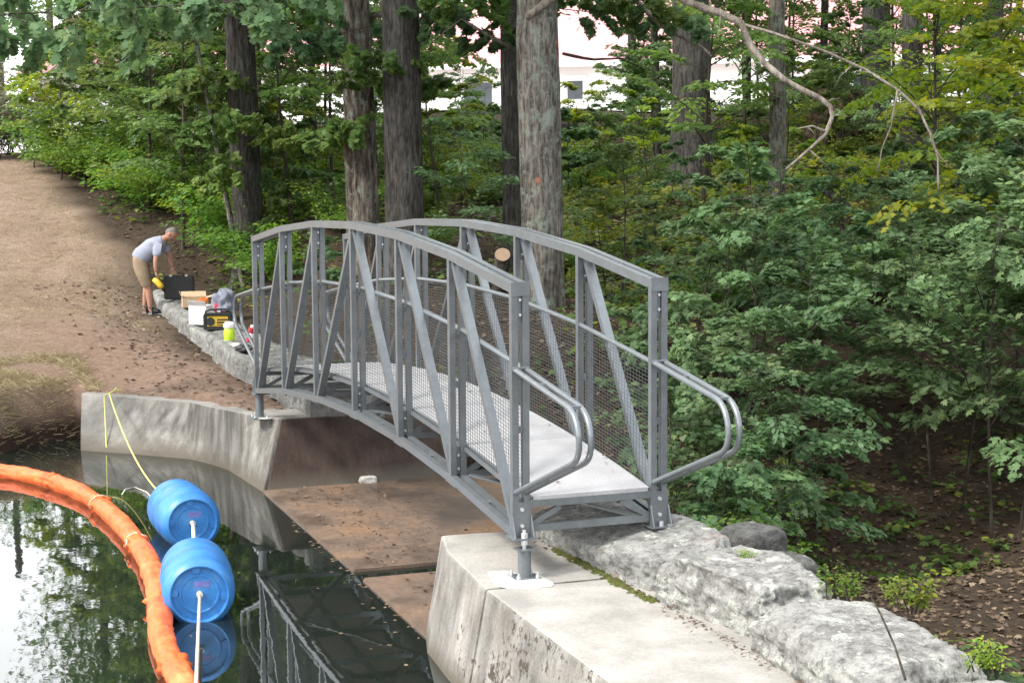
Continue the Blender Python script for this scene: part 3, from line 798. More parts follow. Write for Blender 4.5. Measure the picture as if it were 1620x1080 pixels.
# support legs
def leg(x, y, bottom, jack):
    p = MB(); topz = -.078 if jack else -.012
    p.cyl((x, y, bottom + .012), (x, y, topz), .0455, 24)
    o = bpart(p, 'support_leg'); auto_smooth(o, 50)
    b = MB().box((x - .09, y - .09, bottom - .002), (x + .09, y + .09, bottom + .012)); bpart(b, 'base_plate', ST, o)
    nn = MB()
    for dx in (-.068, .068):
        for dy in (-.068, .068):
            nn.cyl((x + dx, y + dy, bottom + .012), (x + dx, y + dy, bottom + .03), .015, 6); nn.cyl((x + dx, y + dy, bottom + .03), (x + dx, y + dy, bottom + .05), .007, 8)
    bpart(nn, 'anchor_bolt', M['zinc'], o)
    if jack:
        t = MB().box((x - .058, y - .058, topz), (x + .058, y + .058, topz + .01)); bpart(t, 'top_plate', ST, o)
        j = MB().cyl((x, y, topz + .01), (x, y, -.012), .013, 12); j.cyl((x, y, topz + .034), (x, y, -.013), .024, 6); j.cyl((x + .0, y, 0), (x, y, .034), .024, 6); j.cyl((x, y, .034), (x, y, .055), .012, 10)
        j.build('levelling_bolt', M['zinc'], o, True)
leg(8.085, .0625, ZT, True); leg(.045, .0625, ZT - .01, False)
# grout patches under the legs
def grout(x, y, z, r, label, seed):
    m_ = MB(); n = 28; ring = []
    for k in range(n):
        t = 2 * math.pi * k / n; rr = r * (1 + .45 * noise.noise(Vector((math.cos(t) * 1.5, math.sin(t) * 1.5, seed))) + .3 * noise.noise(Vector((math.cos(t) * 5, math.sin(t) * 5, seed)))); ring.append((x + rr * 1.25 * math.cos(t), y + rr * .85 * math.sin(t)))
    m_.add([(px, py, z + .002) for px, py in ring] + [(x + (px - x) * .8, y + (py - y) * .8, z + .008) for px, py in ring] + [(x, y, z + .009)],
           [(k, (k + 1) % n, n + (k + 1) % n, n + k) for k in range(n)] + [(n + k, n + (k + 1) % n, 2 * n) for k in range(n)])
    tag(m_.build('grout_patch', M['grout'], smooth=True), label, 'grout patch')
M['grout'] = simple('white_grout', (.39, .38, .36), .9, 0, .12, 9, .2, .3)
grout(8.16, .0, ZT + .003, .23, 'white grout patch on the pale wall under the near bridge leg', 1)
grout(.03, .1, ZT - .006, .13, 'white grout patch on the wing wall under the far bridge leg', 5)

# ------------------------------------------------------------------ foliage makers
def half(sh): return np.array(sh + [(x, -y) for x, y in sh[::-1] if abs(y) > 1e-6])
MAPLE = half([(0, 0), (-.04, .22), (.16, .50), (.33, .22), (.58, .42), (.66, .15), (1.0, 0)])
OVAL = half([(0, 0), (.25, .24), (.62, .24), (1.0, 0)])
KITE = half([(0, 0), (.42, .30), (1.0, 0)])
OAK = half([(0, 0), (.16, .12), (.26, .30), (.36, .14), (.52, .38), (.62, .16), (.80, .26), (1.0, 0)])


def leaves(name, P, A, Nn, Sz, shape, rnd, fold=.18):
    P, A, Nn = (np.asarray(x, float) for x in (P, A, Nn)); Sz = np.asarray(Sz, float)
    A = A / np.linalg.norm(A, axis=1, keepdims=True)
    B = np.cross(Nn, A); B /= np.linalg.norm(B, axis=1, keepdims=True) + 1e-9
    N2 = np.cross(A, B); k = len(shape); n = len(P)
    x = shape[:, 0][None, :, None]; y = shape[:, 1][None, :, None]
    co = P[:, None] + Sz[:, None, None] * (x * A[:, None] + y * B[:, None] - (fold * np.abs(y) + .12 * x * x) * N2[:, None])
    f = np.arange(n * k).reshape(n, k)
    return raw_mesh(name, co.reshape(-1, 3), f, {'rnd': np.repeat(rnd, k)})


def unit(az, el): return np.array([math.cos(az) * math.cos(el), math.sin(az) * math.cos(el), math.sin(el)])


def sapling_data(seed, h, spread, nb, z0=.25, lsize=.10, tw=6, lpt=6, droop=.5, lean=.1, top=.65):
    r = np.random.default_rng(seed); st = MB(); P = []; A = []; Nn = []; Sz = []; R = []
    az0 = r.uniform(0, 6.28); k = 9
    stem = [np.array([math.cos(az0) * lean * h * (t ** 1.5) + .03 * h * math.sin(3 * t + seed), math.sin(az0) * lean * h * (t ** 1.5) + .03 * h * math.cos(2.4 * t + seed), h * t]) for t in np.linspace(0, 1, k)]
    r0 = .0055 * h + .004; st.tube(stem, [r0 * (1 - .85 * t) for t in np.linspace(0, 1, k)], 6)
    S_ = np.array(stem)
    def spray(p, az, L, el, rad):
        n = 6; pts = [p]; e = el
        for i in range(n):
            pts.append(pts[-1] + unit(az, e) * L / n); e -= droop * r.uniform(.6, 1.2) / n; az += r.normal(0, .07)
        st.tube(pts, [rad * (1 - .8 * i / n) for i in range(n + 1)], 4, False); pts = np.array(pts); shade = r.uniform(-.15, .15)
        for i in range(tw):
            t = .22 + .78 * (i + .5) / tw; j = t * n; a = int(j); q = pts[a] + (pts[min(a + 1, n)] - pts[a]) * (j - a); d = pts[min(a + 1, n)] - pts[a]
            az_b = math.atan2(d[1], d[0]); el_b = math.asin(np.clip(d[2] / (np.linalg.norm(d) + 1e-9), -1, 1))
            for sd in (-1, 1):
                l = L * .42 * (1.1 - .75 * t) * r.uniform(.6, 1.2); ta = az_b + sd * r.uniform(.6, 1.05); m_ = max(2, int(lpt * l / (L * .3) + .5)); m_ = min(m_, lpt + 3)
                for s_ in range(m_):
                    u = (s_ + 1) / m_; pos = q + unit(ta, el_b - .25 * u) * l * u + np.array([0, 0, r.normal(0, .03)])
                    P.append(pos); A.append(unit(ta + (r.uniform(-1.0, 1.0)), el_b - r.uniform(.05, .55))); nn = np.array([r.normal(0, .5), r.normal(0, .5), 1]); Nn.append(nn)
                    Sz.append(lsize * r.uniform(.65, 1.25)); R.append(np.clip(.5 + shade + r.normal(0, .22), 0, 1))
    for b in range(nb):
        f = (b + .5) / nb; zf = z0 + (1 - z0) * f; az = az0 + b * 2.4 + r.uniform(-.5, .5); L = spread * (1 - top * f ** 1.6) * r.uniform(.65, 1.2)
        j = zf * (k - 1); a = min(int(j), k - 2); p = S_[a] + (S_[a + 1] - S_[a]) * (j - a)
        spray(p, az, L, r.uniform(-.05, .95), r0 * .38)
    spray(S_[-1], az0, spread * .4, .6, r0 * .2)
    return st, P, A, Nn, Sz, R


def sapling_mesh(tag_, shape, **kw):
    st, P, A, Nn, Sz, R = sapling_data(**kw)
    return st.mesh(tag_ + '_stem'), leaves(tag_ + '_foliage', P, A, Nn, Sz, shape, np.array(R))


def put_plant(name, meshes, mat, x, y, label, cat, group, sc=1.0, rz=0.0, stem=None, z=None):
    t = empty(name, (x, y, (gz(x, y) if z is None else z) - .02), label, cat, group, rz)
    t.scale = (sc, sc, sc)
    o = bpy.data.objects.new('stem', meshes[0]); C.objects.link(o); o.parent = t
    if not meshes[0].materials: meshes[0].materials.append(stem or M['twig'])
    f = bpy.data.objects.new('foliage', meshes[1]); C.objects.link(f); f.parent = t
    if not meshes[1].materials: meshes[1].materials.append(mat)
    return t


def shrub_mesh(tag_, seed, h, spread, stems, shape, lsize, per=70, upright=0):
    r = np.random.default_rng(seed); st = MB(); P = []; A = []; Nn = []; Sz = []; R = []
    for s_ in range(stems):
        az = r.uniform(0, 6.28); L = h * r.uniform(.6, 1.1); el = r.uniform(.7, 1.35) if not upright else r.uniform(1.1, 1.5); n = 6; p = np.array([r.normal(0, .06), r.normal(0, .06), 0]); pts = [p]
        for i in range(n): pts.append(pts[-1] + unit(az, el) * L / n * (1 if i else 1)); el -= r.uniform(.03, .22) * (1 - .8 * upright); az += r.normal(0, .12)
        st.tube(pts, [.008 * (1 - .8 * i / n) for i in range(n + 1)], 4, False); pts = np.array(pts); sh = r.uniform(-.2, .2)
        for i in range(per):
            t = r.uniform(.25, 1) * n; a = min(int(t), n - 1); q = pts[a] + (pts[a + 1] - pts[a]) * (t - a); la = r.uniform(0, 6.28); l = spread * r.uniform(.05, .38)
            P.append(q + unit(la, r.uniform(-.2, .4)) * l); A.append(unit(la + r.normal(0, .5), r.uniform(-.5, .2))); Nn.append((r.normal(0, .45), r.normal(0, .45), 1)); Sz.append(lsize * r.uniform(.6, 1.25)); R.append(np.clip(.5 + sh + r.normal(0, .2), 0, 1))
    return st.mesh(tag_ + '_stem'), leaves(tag_ + '_foliage', P, A, Nn, Sz, shape, np.array(R))


def crown_mesh(tag_, seed, rx, rz_, zc, nc=85, per=46, lsize=.19, shape=OAK, spread=.55):
    r = np.random.default_rng(seed); P = []; A = []; Nn = []; Sz = []; R = []
    for c in range(nc):
        d = r.normal(0, 1, 3); d /= np.linalg.norm(d); k = r.uniform(.35, 1) ** .6; ctr = np.array([d[0] * rx * k, d[1] * rx * k, zc + d[2] * rz_ * k]); sh = r.uniform(-.2, .2); s_ = spread * r.uniform(.6, 1.3)
        q = ctr + r.normal(0, 1, (per, 3)) * np.array([s_, s_, s_ * .45]); P.append(q)
        az = r.uniform(0, 6.28, per); el = r.uniform(-.7, .2, per); A.append(np.stack([np.cos(az) * np.cos(el), np.sin(az) * np.cos(el), np.sin(el)], -1))
        Nn.append(np.stack([r.normal(0, .45, per), r.normal(0, .45, per), np.ones(per)], -1)); Sz.append(lsize * r.uniform(.6, 1.25, per)); R.append(np.clip(.5 + sh + r.normal(0, .2, per), 0, 1))
    return leaves(tag_, np.concatenate(P), np.concatenate(A), np.concatenate(Nn), np.concatenate(Sz), shape, np.concatenate(R))


def trunk_mesh(name, r0, h, seed, lean=(0, 0), taper=.5, flare=.5, ridge=.035, seg=30, dz=.16, burls=()):
    r = random.Random(seed); n = int(h / dz); th = np.linspace(0, 2 * math.pi, seg, endpoint=False); V = []
    for i in range(n + 1):
        z = h * i / n; rad = r0 * (1 - taper * z / h) * (1 + flare * math.exp(-z / (r0 * 1.6)))
        cx = lean[0] * z + .04 * noise.noise(Vector((z * .35, seed, 0))); cy = lean[1] * z + .04 * noise.noise(Vector((z * .35, seed, 9)))
        for t in th:
            c, s_ = math.cos(t), math.sin(t)
            k = 1 + ridge * (1.6 * noise.noise(Vector((c * 2.2, s_ * 2.2, z * .5 + seed))) + 1.2 * noise.noise(Vector((c * 6, s_ * 6, z * 1.1 + seed))) + noise.noise(Vector((c * 13, s_ * 13, z * 1.8 + seed))))
            k += .12 * math.exp(-z / (r0 * 1.2)) * math.sin(t * 5 + seed)
            for (bt, bz, ba, bw) in burls: k += ba * math.exp(-(((t - bt + math.pi) % (2 * math.pi) - math.pi) / .45) ** 2 - ((z - .25 - bz) / bw) ** 2)
            V.append((cx + rad * k * c, cy + rad * k * s_, z - .25))
    V = np.array(V); idx = np.arange((n + 1) * seg).reshape(n + 1, seg); nx_ = np.roll(idx, -1, 1)
    return raw_mesh(name, V, np.stack([idx[:-1], nx_[:-1], nx_[1:], idx[1:]], -1).reshape(-1, 4), None, True)


# ------------------------------------------------------------------ big trees
crowns = [crown_mesh('crown_a', 1, 3.6, 3.4, 11.0), crown_mesh('crown_b', 2, 4.2, 3.0, 10.6), crown_mesh('crown_c', 3, 3.0, 3.8, 11.6)]
for cm in crowns: cm.materials.append(M['leaf_crown'])


def big_tree(name, px, d, r0, mat, label, seed, lean=(0, 0), h=13, cr_=None, group=None, py=400, cz=0, csc=1.0, **kw):
    q = UD(px, py, d); t = empty(name, (q[0], q[1], gz(q[0], q[1])), label, 'tree', group)
    tr = link('trunk', trunk_mesh('trunk', r0, h, seed, lean, **kw), mat, t)
    if cr_ is not None:
        c = bpy.data.objects.new('crown', crowns[cr_]); C.objects.link(c); c.parent = t; c.rotation_euler = (0, 0, seed * 1.7); c.location = (lean[0] * 10, lean[1] * 10, cz); c.scale = (csc, csc, csc)
    return t


def lat(k): return (k * cr[0], k * cr[1])           # a lean across the picture


TCAM = math.atan2(-cf[1], -cf[0])
T1 = big_tree('tree', 854, 24, .285, M['bark_grey'], 'big grey lichen patched trunk just behind the bridge with a cut branch scar', 3, h=13, cr_=0, taper=.12, flare=.25, cz=-3.7, seg=48, dz=.07, ridge=.05, burls=[(TCAM, 1.62, .13, .16), (TCAM - .9, 3.55, .16, .2), (TCAM + .9, 2.5, .12, .15), (TCAM - .2, 3.3, .10, .25), (TCAM + .6, 3.8, .14, .2)])
big_tree('tree', 809, 27.5, .15, M['bark_dark'], 'dark slim trunk half hidden behind the big grey trunk', 4, h=12, cr_=2, taper=.2, cz=.5)
big_tree('tree', 643, 26, .285, M['bark_dark'], 'straight dark ridged trunk behind the middle of the bridge', 5, lat(-.012), h=13, cr_=1, taper=.15, flare=.3, cz=-3.5)
T3 = big_tree('tree', 577, 27, .245, M['bark_brown'], 'rough peeling trunk with a dark hollow, left of the straight dark trunk', 6, lat(-.022), h=12.5, cr_=2, taper=.1, flare=.3, ridge=.07, cz=-3.7)
big_tree('tree', 396, 31, .27, M['bark_dark'], 'dark leaf veiled trunk behind the far left end of the bridge', 7, lat(-.02), h=13, cr_=0, taper=.2, cz=-3)
big_tree('tree', 388, 30.5, .055, M['bark_grey'], 'thin pale leaning trunk in front of the leaf veiled trunk', 8, lat(-.17), h=5.2, taper=.5, flare=.1)
big_tree('tree', 1092, 38, .42, M['bark_dark'], 'thickest dark trunk in the wood, seen between leaves right of centre', 9, h=13, cr_=2, taper=.25, cz=2)
big_tree('tree', 1376, 43, .26, M['bark_dark'], 'dark upright trunk rising behind the brown root mound', 10, h=13, cr_=None, taper=.2)
big_tree('tree', 1440, 36, .22, M['bark_dark'], 'dark trunk behind the yellow green maple sprays', 11, lat(-.01), h=12, cr_=2, taper=.2)
big_tree('tree', 1558, 39, .20, M['bark_dark'], 'dark trunk farthest to the right of the wood', 12, lat(.02), h=12, cr_=1, taper=.2)
big_tree('tree', 1226, 35, .17, M['bark_grey'], 'slim grey trunk left of the brown root mound', 13, lat(.004), h=11, cr_=None, taper=.2)
for k, (px, d, r0, lab) in enumerate([(240, 42, .07, 'thin dark trunk against the white gap on the left'), (258, 43, .065, 'thin dark trunk, right one of a close pair at the left'), (144, 45, .13, 'dark trunk above the yellowing shrub by the path'), (1040, 45, .11, 'slim dark trunk left of the thickest trunk'),
                                       (412, 36, .09, 'slim dark trunk just right of the leaf veiled trunk'), (500, 44, .10, 'slim trunk in the gap left of the peeling trunk'), (1480, 46, .1, 'thin trunk far behind the yellow green sprays'), (1300, 50, .12, 'slim trunk beyond the brown root mound')]):
    big_tree('tree', px, d, r0, M['bark_dark'], lab, 20 + k, lat(random.uniform(-.03, .03)), h=9, cr_=k % 3, taper=.35, cz=-3.2 if k % 2 else -2, csc=.8)
# hole and cut scar
q = UD(851, 286, 23.63)
sc = MB().cyl(tuple(q + .06 * cf), tuple(q - .035 * cf), .042, 14); o = sc.build('branch_scar', simple('cut_heartwood', (.24, .10, .06), .8, 0, .25, 20), T1, True); auto_smooth(o)
q0 = UD(834, 28, 23.2); q1 = UD(862, 6, 23.35); q2 = UD(893, -16, 23.7)
o = MB().tube([q0, q1, q2], [.05, .055, .065], 8).build('broken_branch', M['dead_wood'], T1, True, True)
q = UD(558, 243, 26.745)
hv = MB(); hv.add([tuple(q + a * cr + b * cu - cf * .005) for a, b in ((-.02, -.26), (.035, -.2), (.045, .02), (.02, .2), (-.02, .13), (-.04, -.1))] + [tuple(q + .1 * cf)], [(0, 1, 2, 3, 4, 5)])
# dead limbs hanging from the grey tree's upper trunk
def limb(pts, r0, r1, name='dead_limb', mat='dead_wood', parent=None, jit=.012):
    P = [UD(*p) for p in pts]; D = []
    for a, b in zip(P[:-1], P[1:]):
        for t in (0, .33, .66): D.append(a + (b - a) * t)
    D.append(P[-1]); n = len(D)
    D = [d + np.array(noise.noise_vector(Vector(d * 3.1))) * jit for d in D]
    mb_ = MB().tube([tuple(d) for d in D], [(r0 + (r1 - r0) * i / (n - 1)) * (1 + .35 * noise.noise(Vector((i * 1.7, r0 * 99, 0)))) for i in range(n)], 8); lr_ = random.Random(int(r0 * 1e4) + n)
    for i in range(4, n - 1, 2):
        if lr_.random() < .6:
            v = np.array([lr_.uniform(-1, 1), lr_.uniform(-1, 1), lr_.uniform(-1, .5)]); l_ = lr_.uniform(.08, .4); p_ = D[i]; m_ = p_ + v * l_ * .5; e_ = m_ + (v + np.array([lr_.uniform(-.5, .5), lr_.uniform(-.5, .5), -.3])) * l_ * .5
            mb_.tube([tuple(p_), tuple(m_), tuple(e_)], [min(.012, r1 * .8), .006, .003], 5)
    return mb_.build(name, M[mat], parent, True, True)
limb([(872, -160, 24), (960, -90, 23.6), (1040, -25, 23.2), (1095, 6, 23), (1140, 22, 22.9), (1172, 36, 22.8), (1186, 70, 22.8), (1208, 98, 22.7), (1240, 125, 22.6), (1270, 142, 22.6), (1296, 154, 22.6), (1314, 168, 22.6), (1317, 184, 22.6), (1306, 212, 22.6), (1280, 237, 22.6), (1243, 268, 22.6)], .068, .018, parent=T1)
limb([(1306, 208, 22.6), (1285, 199, 22.5), (1262, 204, 22.4)], .02, .008, parent=T1)
limb([(870, -130, 24), (960, -50, 24.3), (1010, 4, 24.6), (1042, 38, 24.7), (1085, 62, 24.8), (1112, 76, 24.8), (1126, 90, 24.8)], .05, .015, parent=T1)
limb([(1172, 38, 22.8), (1240, 58, 22.6), (1310, 84, 22.5), (1370, 110, 22.5), (1420, 142, 22.4), (1455, 176, 22.4), (1472, 212, 22.4), (1484, 250, 22.4), (1485, 302, 22.4)], .020, .016, parent=T1)
limb([(1420, 142, 22.4), (1410, 200, 22.3), (1395, 235, 22.3), (1388, 272, 22.3)], .014, .006, parent=T1)
limb([(890, 85, 24), (940, 95, 24.5), (980, 92, 25), (1015, 108, 25.4)], .022, .008, 'limb', 'twig', T1)
limb([(810, 78, 24), (770, 55, 24), (730, 30, 24.2), (690, 62, 24.4)], .03, .008, 'limb', 'twig', T1)
T3l = limb([(575, 30, 26.9), (610, 20, 26.7), (640, 8, 26.5), (680, -20, 26)], .04, .05, 'dead_limb', 'dead_wood', T3)

# ------------------------------------------------------------------ saplings, shrubs and understory trees
sap = [sapling_mesh('sapling', MAPLE, seed=30 + i, h=h, spread=s_, nb=nb, z0=.28, lsize=.094, tw=10, lpt=8, droop=.7) for i, (h, s_, nb) in enumerate([(3.0, 1.3, 15), (2.4, 1.2, 13), (3.6, 1.5, 16), (1.7, 1.0, 11)])]
sapy = [sapling_mesh('young_maple', MAPLE, seed=50 + i, h=h, spread=s_, nb=nb, z0=.25, lsize=.09, tw=9, lpt=8, droop=.7) for i, (h, s_, nb) in enumerate([(2.2, 1.1, 12), (3.0, 1.3, 14)])]
sapb = [sapling_mesh('beech_sapling', OVAL, seed=60 + i, h=h, spread=s_, nb=nb, z0=.2, lsize=.092, tw=10, lpt=9, droop=.6, lean=.14) for i, (h, s_, nb) in enumerate([(2.6, 1.4, 12), (3.4, 1.6, 13), (2.0, 1.2, 10)])]
shr = [shrub_mesh('shrub', 70 + i, h, s_, n, OVAL, .075, 190) for i, (h, s_, n) in enumerate([(1.3, .8, 11), (.9, .7, 10), (1.7, .9, 13)])]
und = [sapling_mesh('understory_tree', KITE if 0 else MAPLE, seed=80 + i, h=h, spread=s_, nb=nb, z0=.2, lsize=.115, tw=10, lpt=8, droop=.7, lean=.1, top=.5) for i, (h, s_, nb) in enumerate([(6.5, 2.0, 30), (7.5, 2.3, 36), (5.5, 1.9, 26)])]
# copies with other leaf colours share the shapes
def recolour(ms, mat):
    out = []
    for st, lf in ms:
        c = lf.copy(); c.materials.clear(); c.materials.append(mat); out.append((st, c))
    return out
sap_blue = recolour(sap, M['leaf_blue']); shr_y = recolour(shr, M['leaf_yellow']); und_y = recolour(und[:2], M['leaf_yellow']); und_b = recolour(und, M['leaf_light'])

rr = random.Random(5)
def at(px, d, py=350): q = UD(px, py, d); return q[0], q[1]
# the layered saplings below the dam on the right
RAV = [(1470, 20.6, 0, 1.0), (1520, 20.2, 1, 1.05), (1575, 19.8, 2, 1.0), (1625, 19.4, 0, 1.1), (1600, 21.3, 1, 1.15), (1150, 15.8, 3, .8), (1205, 16.4, 3, .85), (1262, 17.4, 3, .85), (1300, 18.8, 3, .95), (1085, 17.5, 1, .9), (1170, 18.5, 0, .8), (1250, 19.0, 0, 1.0), (1215, 21, 2, 1.0), (1330, 21.5, 0, 1.05), (1300, 24, 2, 1.0), (1400, 22.8, 1, 1.1), (1420, 25.5, 2, 1.0), (1480, 24, 0, 1.1), (1180, 24.5, 1, 1.0), (1105, 22, 0, .9), (1530, 23, 2, 1.05), (1600, 22, 2, 1.15), (1650, 21, 2, 1.2), (1560, 26, 1, 1.2),
       (1340, 27, 0, 1.0), (1240, 27.5, 1, .95), (1120, 26, 3, 1.0), (1480, 28, 0, 1.1), (1620, 27, 0, 1.1), (1040, 25, 3, .9), (1030, 21, 3, .8), (1110, 19.5, 2, .9), (1200, 17.2, 0, .8), (1440, 21.5, 0, .9), (1390, 24.5, 0, 1.1), (1260, 22.5, 1, 1.05), (1150, 21, 0, 1), (1350, 25, 2, 1.1), (1460, 26.5, 1, 1.1), (1580, 24.5, 0, 1.2), (1520, 26, 2, 1.1), (1640, 24, 0, 1.25), (1075, 19, 1, .85), (1230, 25, 0, 1.1), (1420, 28, 1, 1.1)]
for i, (px, d, v, sc_) in enumerate(RAV):
    x, y = at(px, d)
    if d > 23.5: sc_ *= .62
    elif d > 21.5: sc_ *= .85
    if i % 3 == 1:
        put_plant('beech_sapling', sapb[v % 3], M['leaf_blue'], x, y, 'bluish green oval leaved sapling in the ravine right of the bridge', 'sapling', 'beech saplings in the ravine', sc_, rr.uniform(0, 6.28))
    else:
        put_plant('maple_sapling', sap_blue[v], M['leaf_blue'], x, y, 'bluish green lobed leaved sapling in the ravine right of the bridge', 'sapling', 'maple saplings in the ravine', sc_, rr.uniform(0, 6.28))
for px, d, v, sc_ in [(1120, 14.8, 1, .9), (1165, 15.3, 0, .85), (1095, 15.8, 2, .8), (1200, 16, 1, .8), (1060, 16.5, 1, .9), (1140, 14.2, 1, .8), (1180, 14.6, 1, .7), (1085, 14.6, 0, .8)]:
    x, y = at(px, d); put_plant('shrub', shr[v], M['leaf_bright'], x, y, 'light green shrub just behind the right hand loop of the bridge', 'shrub', 'light green shrubs behind the loop', sc_, rr.uniform(0, 6))
# yellow green maple reaching in from the upper right
for px, d, v, sc_ in [(1640, 23, 0, 1.0), (1500, 27, 1, .8), (1570, 30, 0, .9)]:
    x, y = at(px, d); put_plant('maple_tree', und_y[v], M['leaf_yellow'], x, y, 'yellow green young maple at the upper right', 'tree', 'yellow green young maples at the upper right', sc_, rr.uniform(0, 6))
# the bright hedge of shrubs along the path on the left
for i in range(56):
    t = i / 55; px = 95 + 330 * t + rr.uniform(-25, 25); d = 43 - 13.5 * t + rr.uniform(-.6, 4.2)
    x, y = at(px, d); y = max(y, .95 + rr.uniform(0, .5)) if x > -13 else y
    if y < .8: continue
    if x > -13.6 and y < 2.5: y = 2.5 + rr.uniform(0, .5)
    if i % 5 == 2: put_plant('shrub', rr.choice(shr_y), M['leaf_yellow'], x, y, 'yellowing shrub at the edge of the dirt path', 'shrub', 'yellowing shrubs along the path', rr.uniform(.7, 1.1), rr.uniform(0, 6))
    elif i % 5 == 4: put_plant('maple_sapling', rr.choice(sap), M['leaf'], x, y, 'mid green maple sapling at the edge of the dirt path', 'sapling', 'maple saplings along the path', rr.uniform(.8, 1.3), rr.uniform(0, 6))
    else: put_plant('shrub', rr.choice(shr), M['leaf_bright'], x, y, 'bright green shrub at the edge of the dirt path', 'shrub', 'bright green shrubs along the path', rr.uniform(.8, 1.7), rr.uniform(0, 6))
x, y = at(92, 41); put_plant('maple_sapling', sapy[1], M['leaf_yellow'], x, y, 'largest bright yellow maple sapling leaning over the path edge', 'sapling', None, 1.25, 1.0)
x, y = at(60, 44); put_plant('maple_sapling', sapy[0], M['leaf_yellow'], x, y, 'small bright yellow maple sapling farther up the path', 'sapling', None, 1.2, 2.0)
for px, d, v in [(402, 30, 1), (372, 31.2, 2), (430, 29, 0)]:
    x, y = at(px, d); y = max(y, 2.6); put_plant('shrub', shr[v], M['leaf_bright'], x, y, 'bright green shrub at the edge of the dirt path', 'shrub', 'bright green shrubs along the path', 1.1, rr.uniform(0, 6))
x, y = at(1150, 33); put_plant('maple_sapling', sapy[0], M['leaf_yellow'], x, y, 'yellow green sapling in front of the thickest trunk', 'sapling', None, .8, 2.0)
# the wood behind: saplings spread over the slope
n_ = 0
while n_ < 190:
    px = rr.uniform(-150, 1780); d = rr.uniform(25.5, 52); x, y = at(px, d)
    if y < 1.8 + .02 * abs(x) or (x > -13.5 and y < 2.3): continue
    if 690 < px < 1090 and d < 36 and rr.random() < .8: continue
    if px > 1060 and d < 36 and rr.random() < .6: continue
    n_ += 1; k = rr.random(); g = 'saplings in the wood behind the bridge'
    if k < .27: put_plant('maple_sapling', rr.choice(sap), M['leaf'], x, y, 'mid green maple sapling among the trunks in the wood', 'sapling', 'maple ' + g, rr.uniform(.55, 1.2) * (1.25 if px < 420 else 1), rr.uniform(0, 6.28))
    elif k < .32: put_plant('maple_sapling', rr.choice(sap_blue), M['leaf_blue'], x, y, 'bluish green maple sapling among the trunks in the wood', 'sapling', 'bluish maple ' + g, rr.uniform(.55, 1.1), rr.uniform(0, 6.28))
    elif k < .56: put_plant('maple_sapling', rr.choice(sapy), M['leaf_yellow'], x, y, 'yellowing maple sapling among the trunks in the wood', 'sapling', 'yellowing maple ' + g, rr.uniform(.5, 1.0), rr.uniform(0, 6.28))
    elif k < .90: put_plant('shrub', rr.choice(shr), M['leaf_bright'], x, y, 'light green shrub among the trunks in the wood', 'shrub', 'light green shrubs in the wood', rr.uniform(.5, 1.1), rr.uniform(0, 6.28))
    else: put_plant('beech_sapling', rr.choice(sapb), M['leaf_blue'], x, y, 'oval leaved sapling among the trunks in the wood', 'sapling', 'oval leaved ' + g, rr.uniform(.5, 1.0), rr.uniform(0, 6.28))
for px, d, v, sc_ in [(190, 36, 1, .9), (300, 33, 0, 1.0), (330, 40, 2, 1.1), (470, 31, 2, 1.0), (520, 36, 0, 1.05), (600, 42, 1, 1.0), (1130, 34, 0, 1.05), (1170, 44, 1, 1.1), (1250, 48, 0, 1.0), (1420, 44, 1, 1.0), (1620, 34, 1, 1.1), (700, 30.5, 2, .8), (430, 44, 1, 1.0), (360, 47, 1, 1.1), (520, 46, 0, 1.1), (640, 49, 1, 1.1), (1110, 50, 1, 1.0), (1190, 47, 0, 1.0), (1230, 52, 1, 1.1), (1460, 48, 2, 1.2), (1540, 44, 1, 1.1), (1600, 50, 0, 1.2), (1510, 32, 0, .9), (290, 38, 1, .9), (180, 42, 2, .9)]:
    x, y = at(px, d, 250)
    if y < 1.6: y = 1.6
    put_plant('understory_tree', (und if (px // 10) % 3 == 0 else und_b)[v], M['leaf'] if (px // 10) % 3 == 0 else M['leaf_light'], x, y, 'slender understory tree with layered leaves in the wood', 'tree', 'understory trees in the wood', sc_, rr.uniform(0, 6.28))
# trees farther back that close the wood, and the bank tree whose bough hangs in from the upper left
for k, (px, d) in enumerate([(560, 54), (1180, 52), (1400, 54), (1700, 42), (1760, 33), (1820, 26), (1900, 21), (330, 50), (1740, 24), (200, 50), (1620, 48), (1000, 53)]):
    big_tree('tree', px, d, .13, M['bark_dark'], 'dark trunked tree standing far back in the wood', 40 + k, lat(random.uniform(-.02, .02)), h=12, cr_=k % 3, taper=.3, group='far trees closing the wood', cz=rr.uniform(-4.6, -3.2) if 0 < px < 1650 else -1, csc=.9, seg=16, dz=.3)
for k, px in enumerate([-1150, -960, -800, -660, -520, -400, -290, -180, -80, 10, 90, -1300]):
    big_tree('tree', px, 78 + (k * 7) % 15, .2, M['bark_dark'], 'distant tree beyond the head of the path', 80 + k, lat(random.uniform(-.02, .02)), h=11, cr_=k % 3, taper=.3, group='distant trees beyond the path', cz=-4.4, csc=.95 , seg=12, dz=.4)
bank = big_tree('tree', -190, 21, .26, M['bark_brown'], 'bank tree whose leafy bough hangs into the upper left corner', 60, (.02, .05), h=9.5, cr_=1, taper=.3, py=600)
bough = sapling_data(seed=91, h=5.6, spread=1.5, nb=40, z0=.05, lsize=.165, tw=8, lpt=6, droop=.6, lean=.05, top=.45)
bst, P, A, Nn, Sz, R = bough
def lay(v):          # turn the upright spray into a bough that reaches along the picture's right direction
    v = np.asarray(v, float); c = np.array(cr); z = np.array([0, 0, 1.0]); c = c - c.dot(z) * z; c /= np.linalg.norm(c); e = np.cross(z, c)
    return v[:, 2:3] * (c * .97 + z * .06) + v[:, 0:1] * z * .42 + v[:, 1:2] * e
q = UD(-300, 35, 19.2)
bst.v = [tuple(p) for p in lay(bst.v) + q]
bst.tube([tuple(q), tuple((np.array(bank.location) + np.array([.05, .1, 3.4])))], [.05, .09], 8)
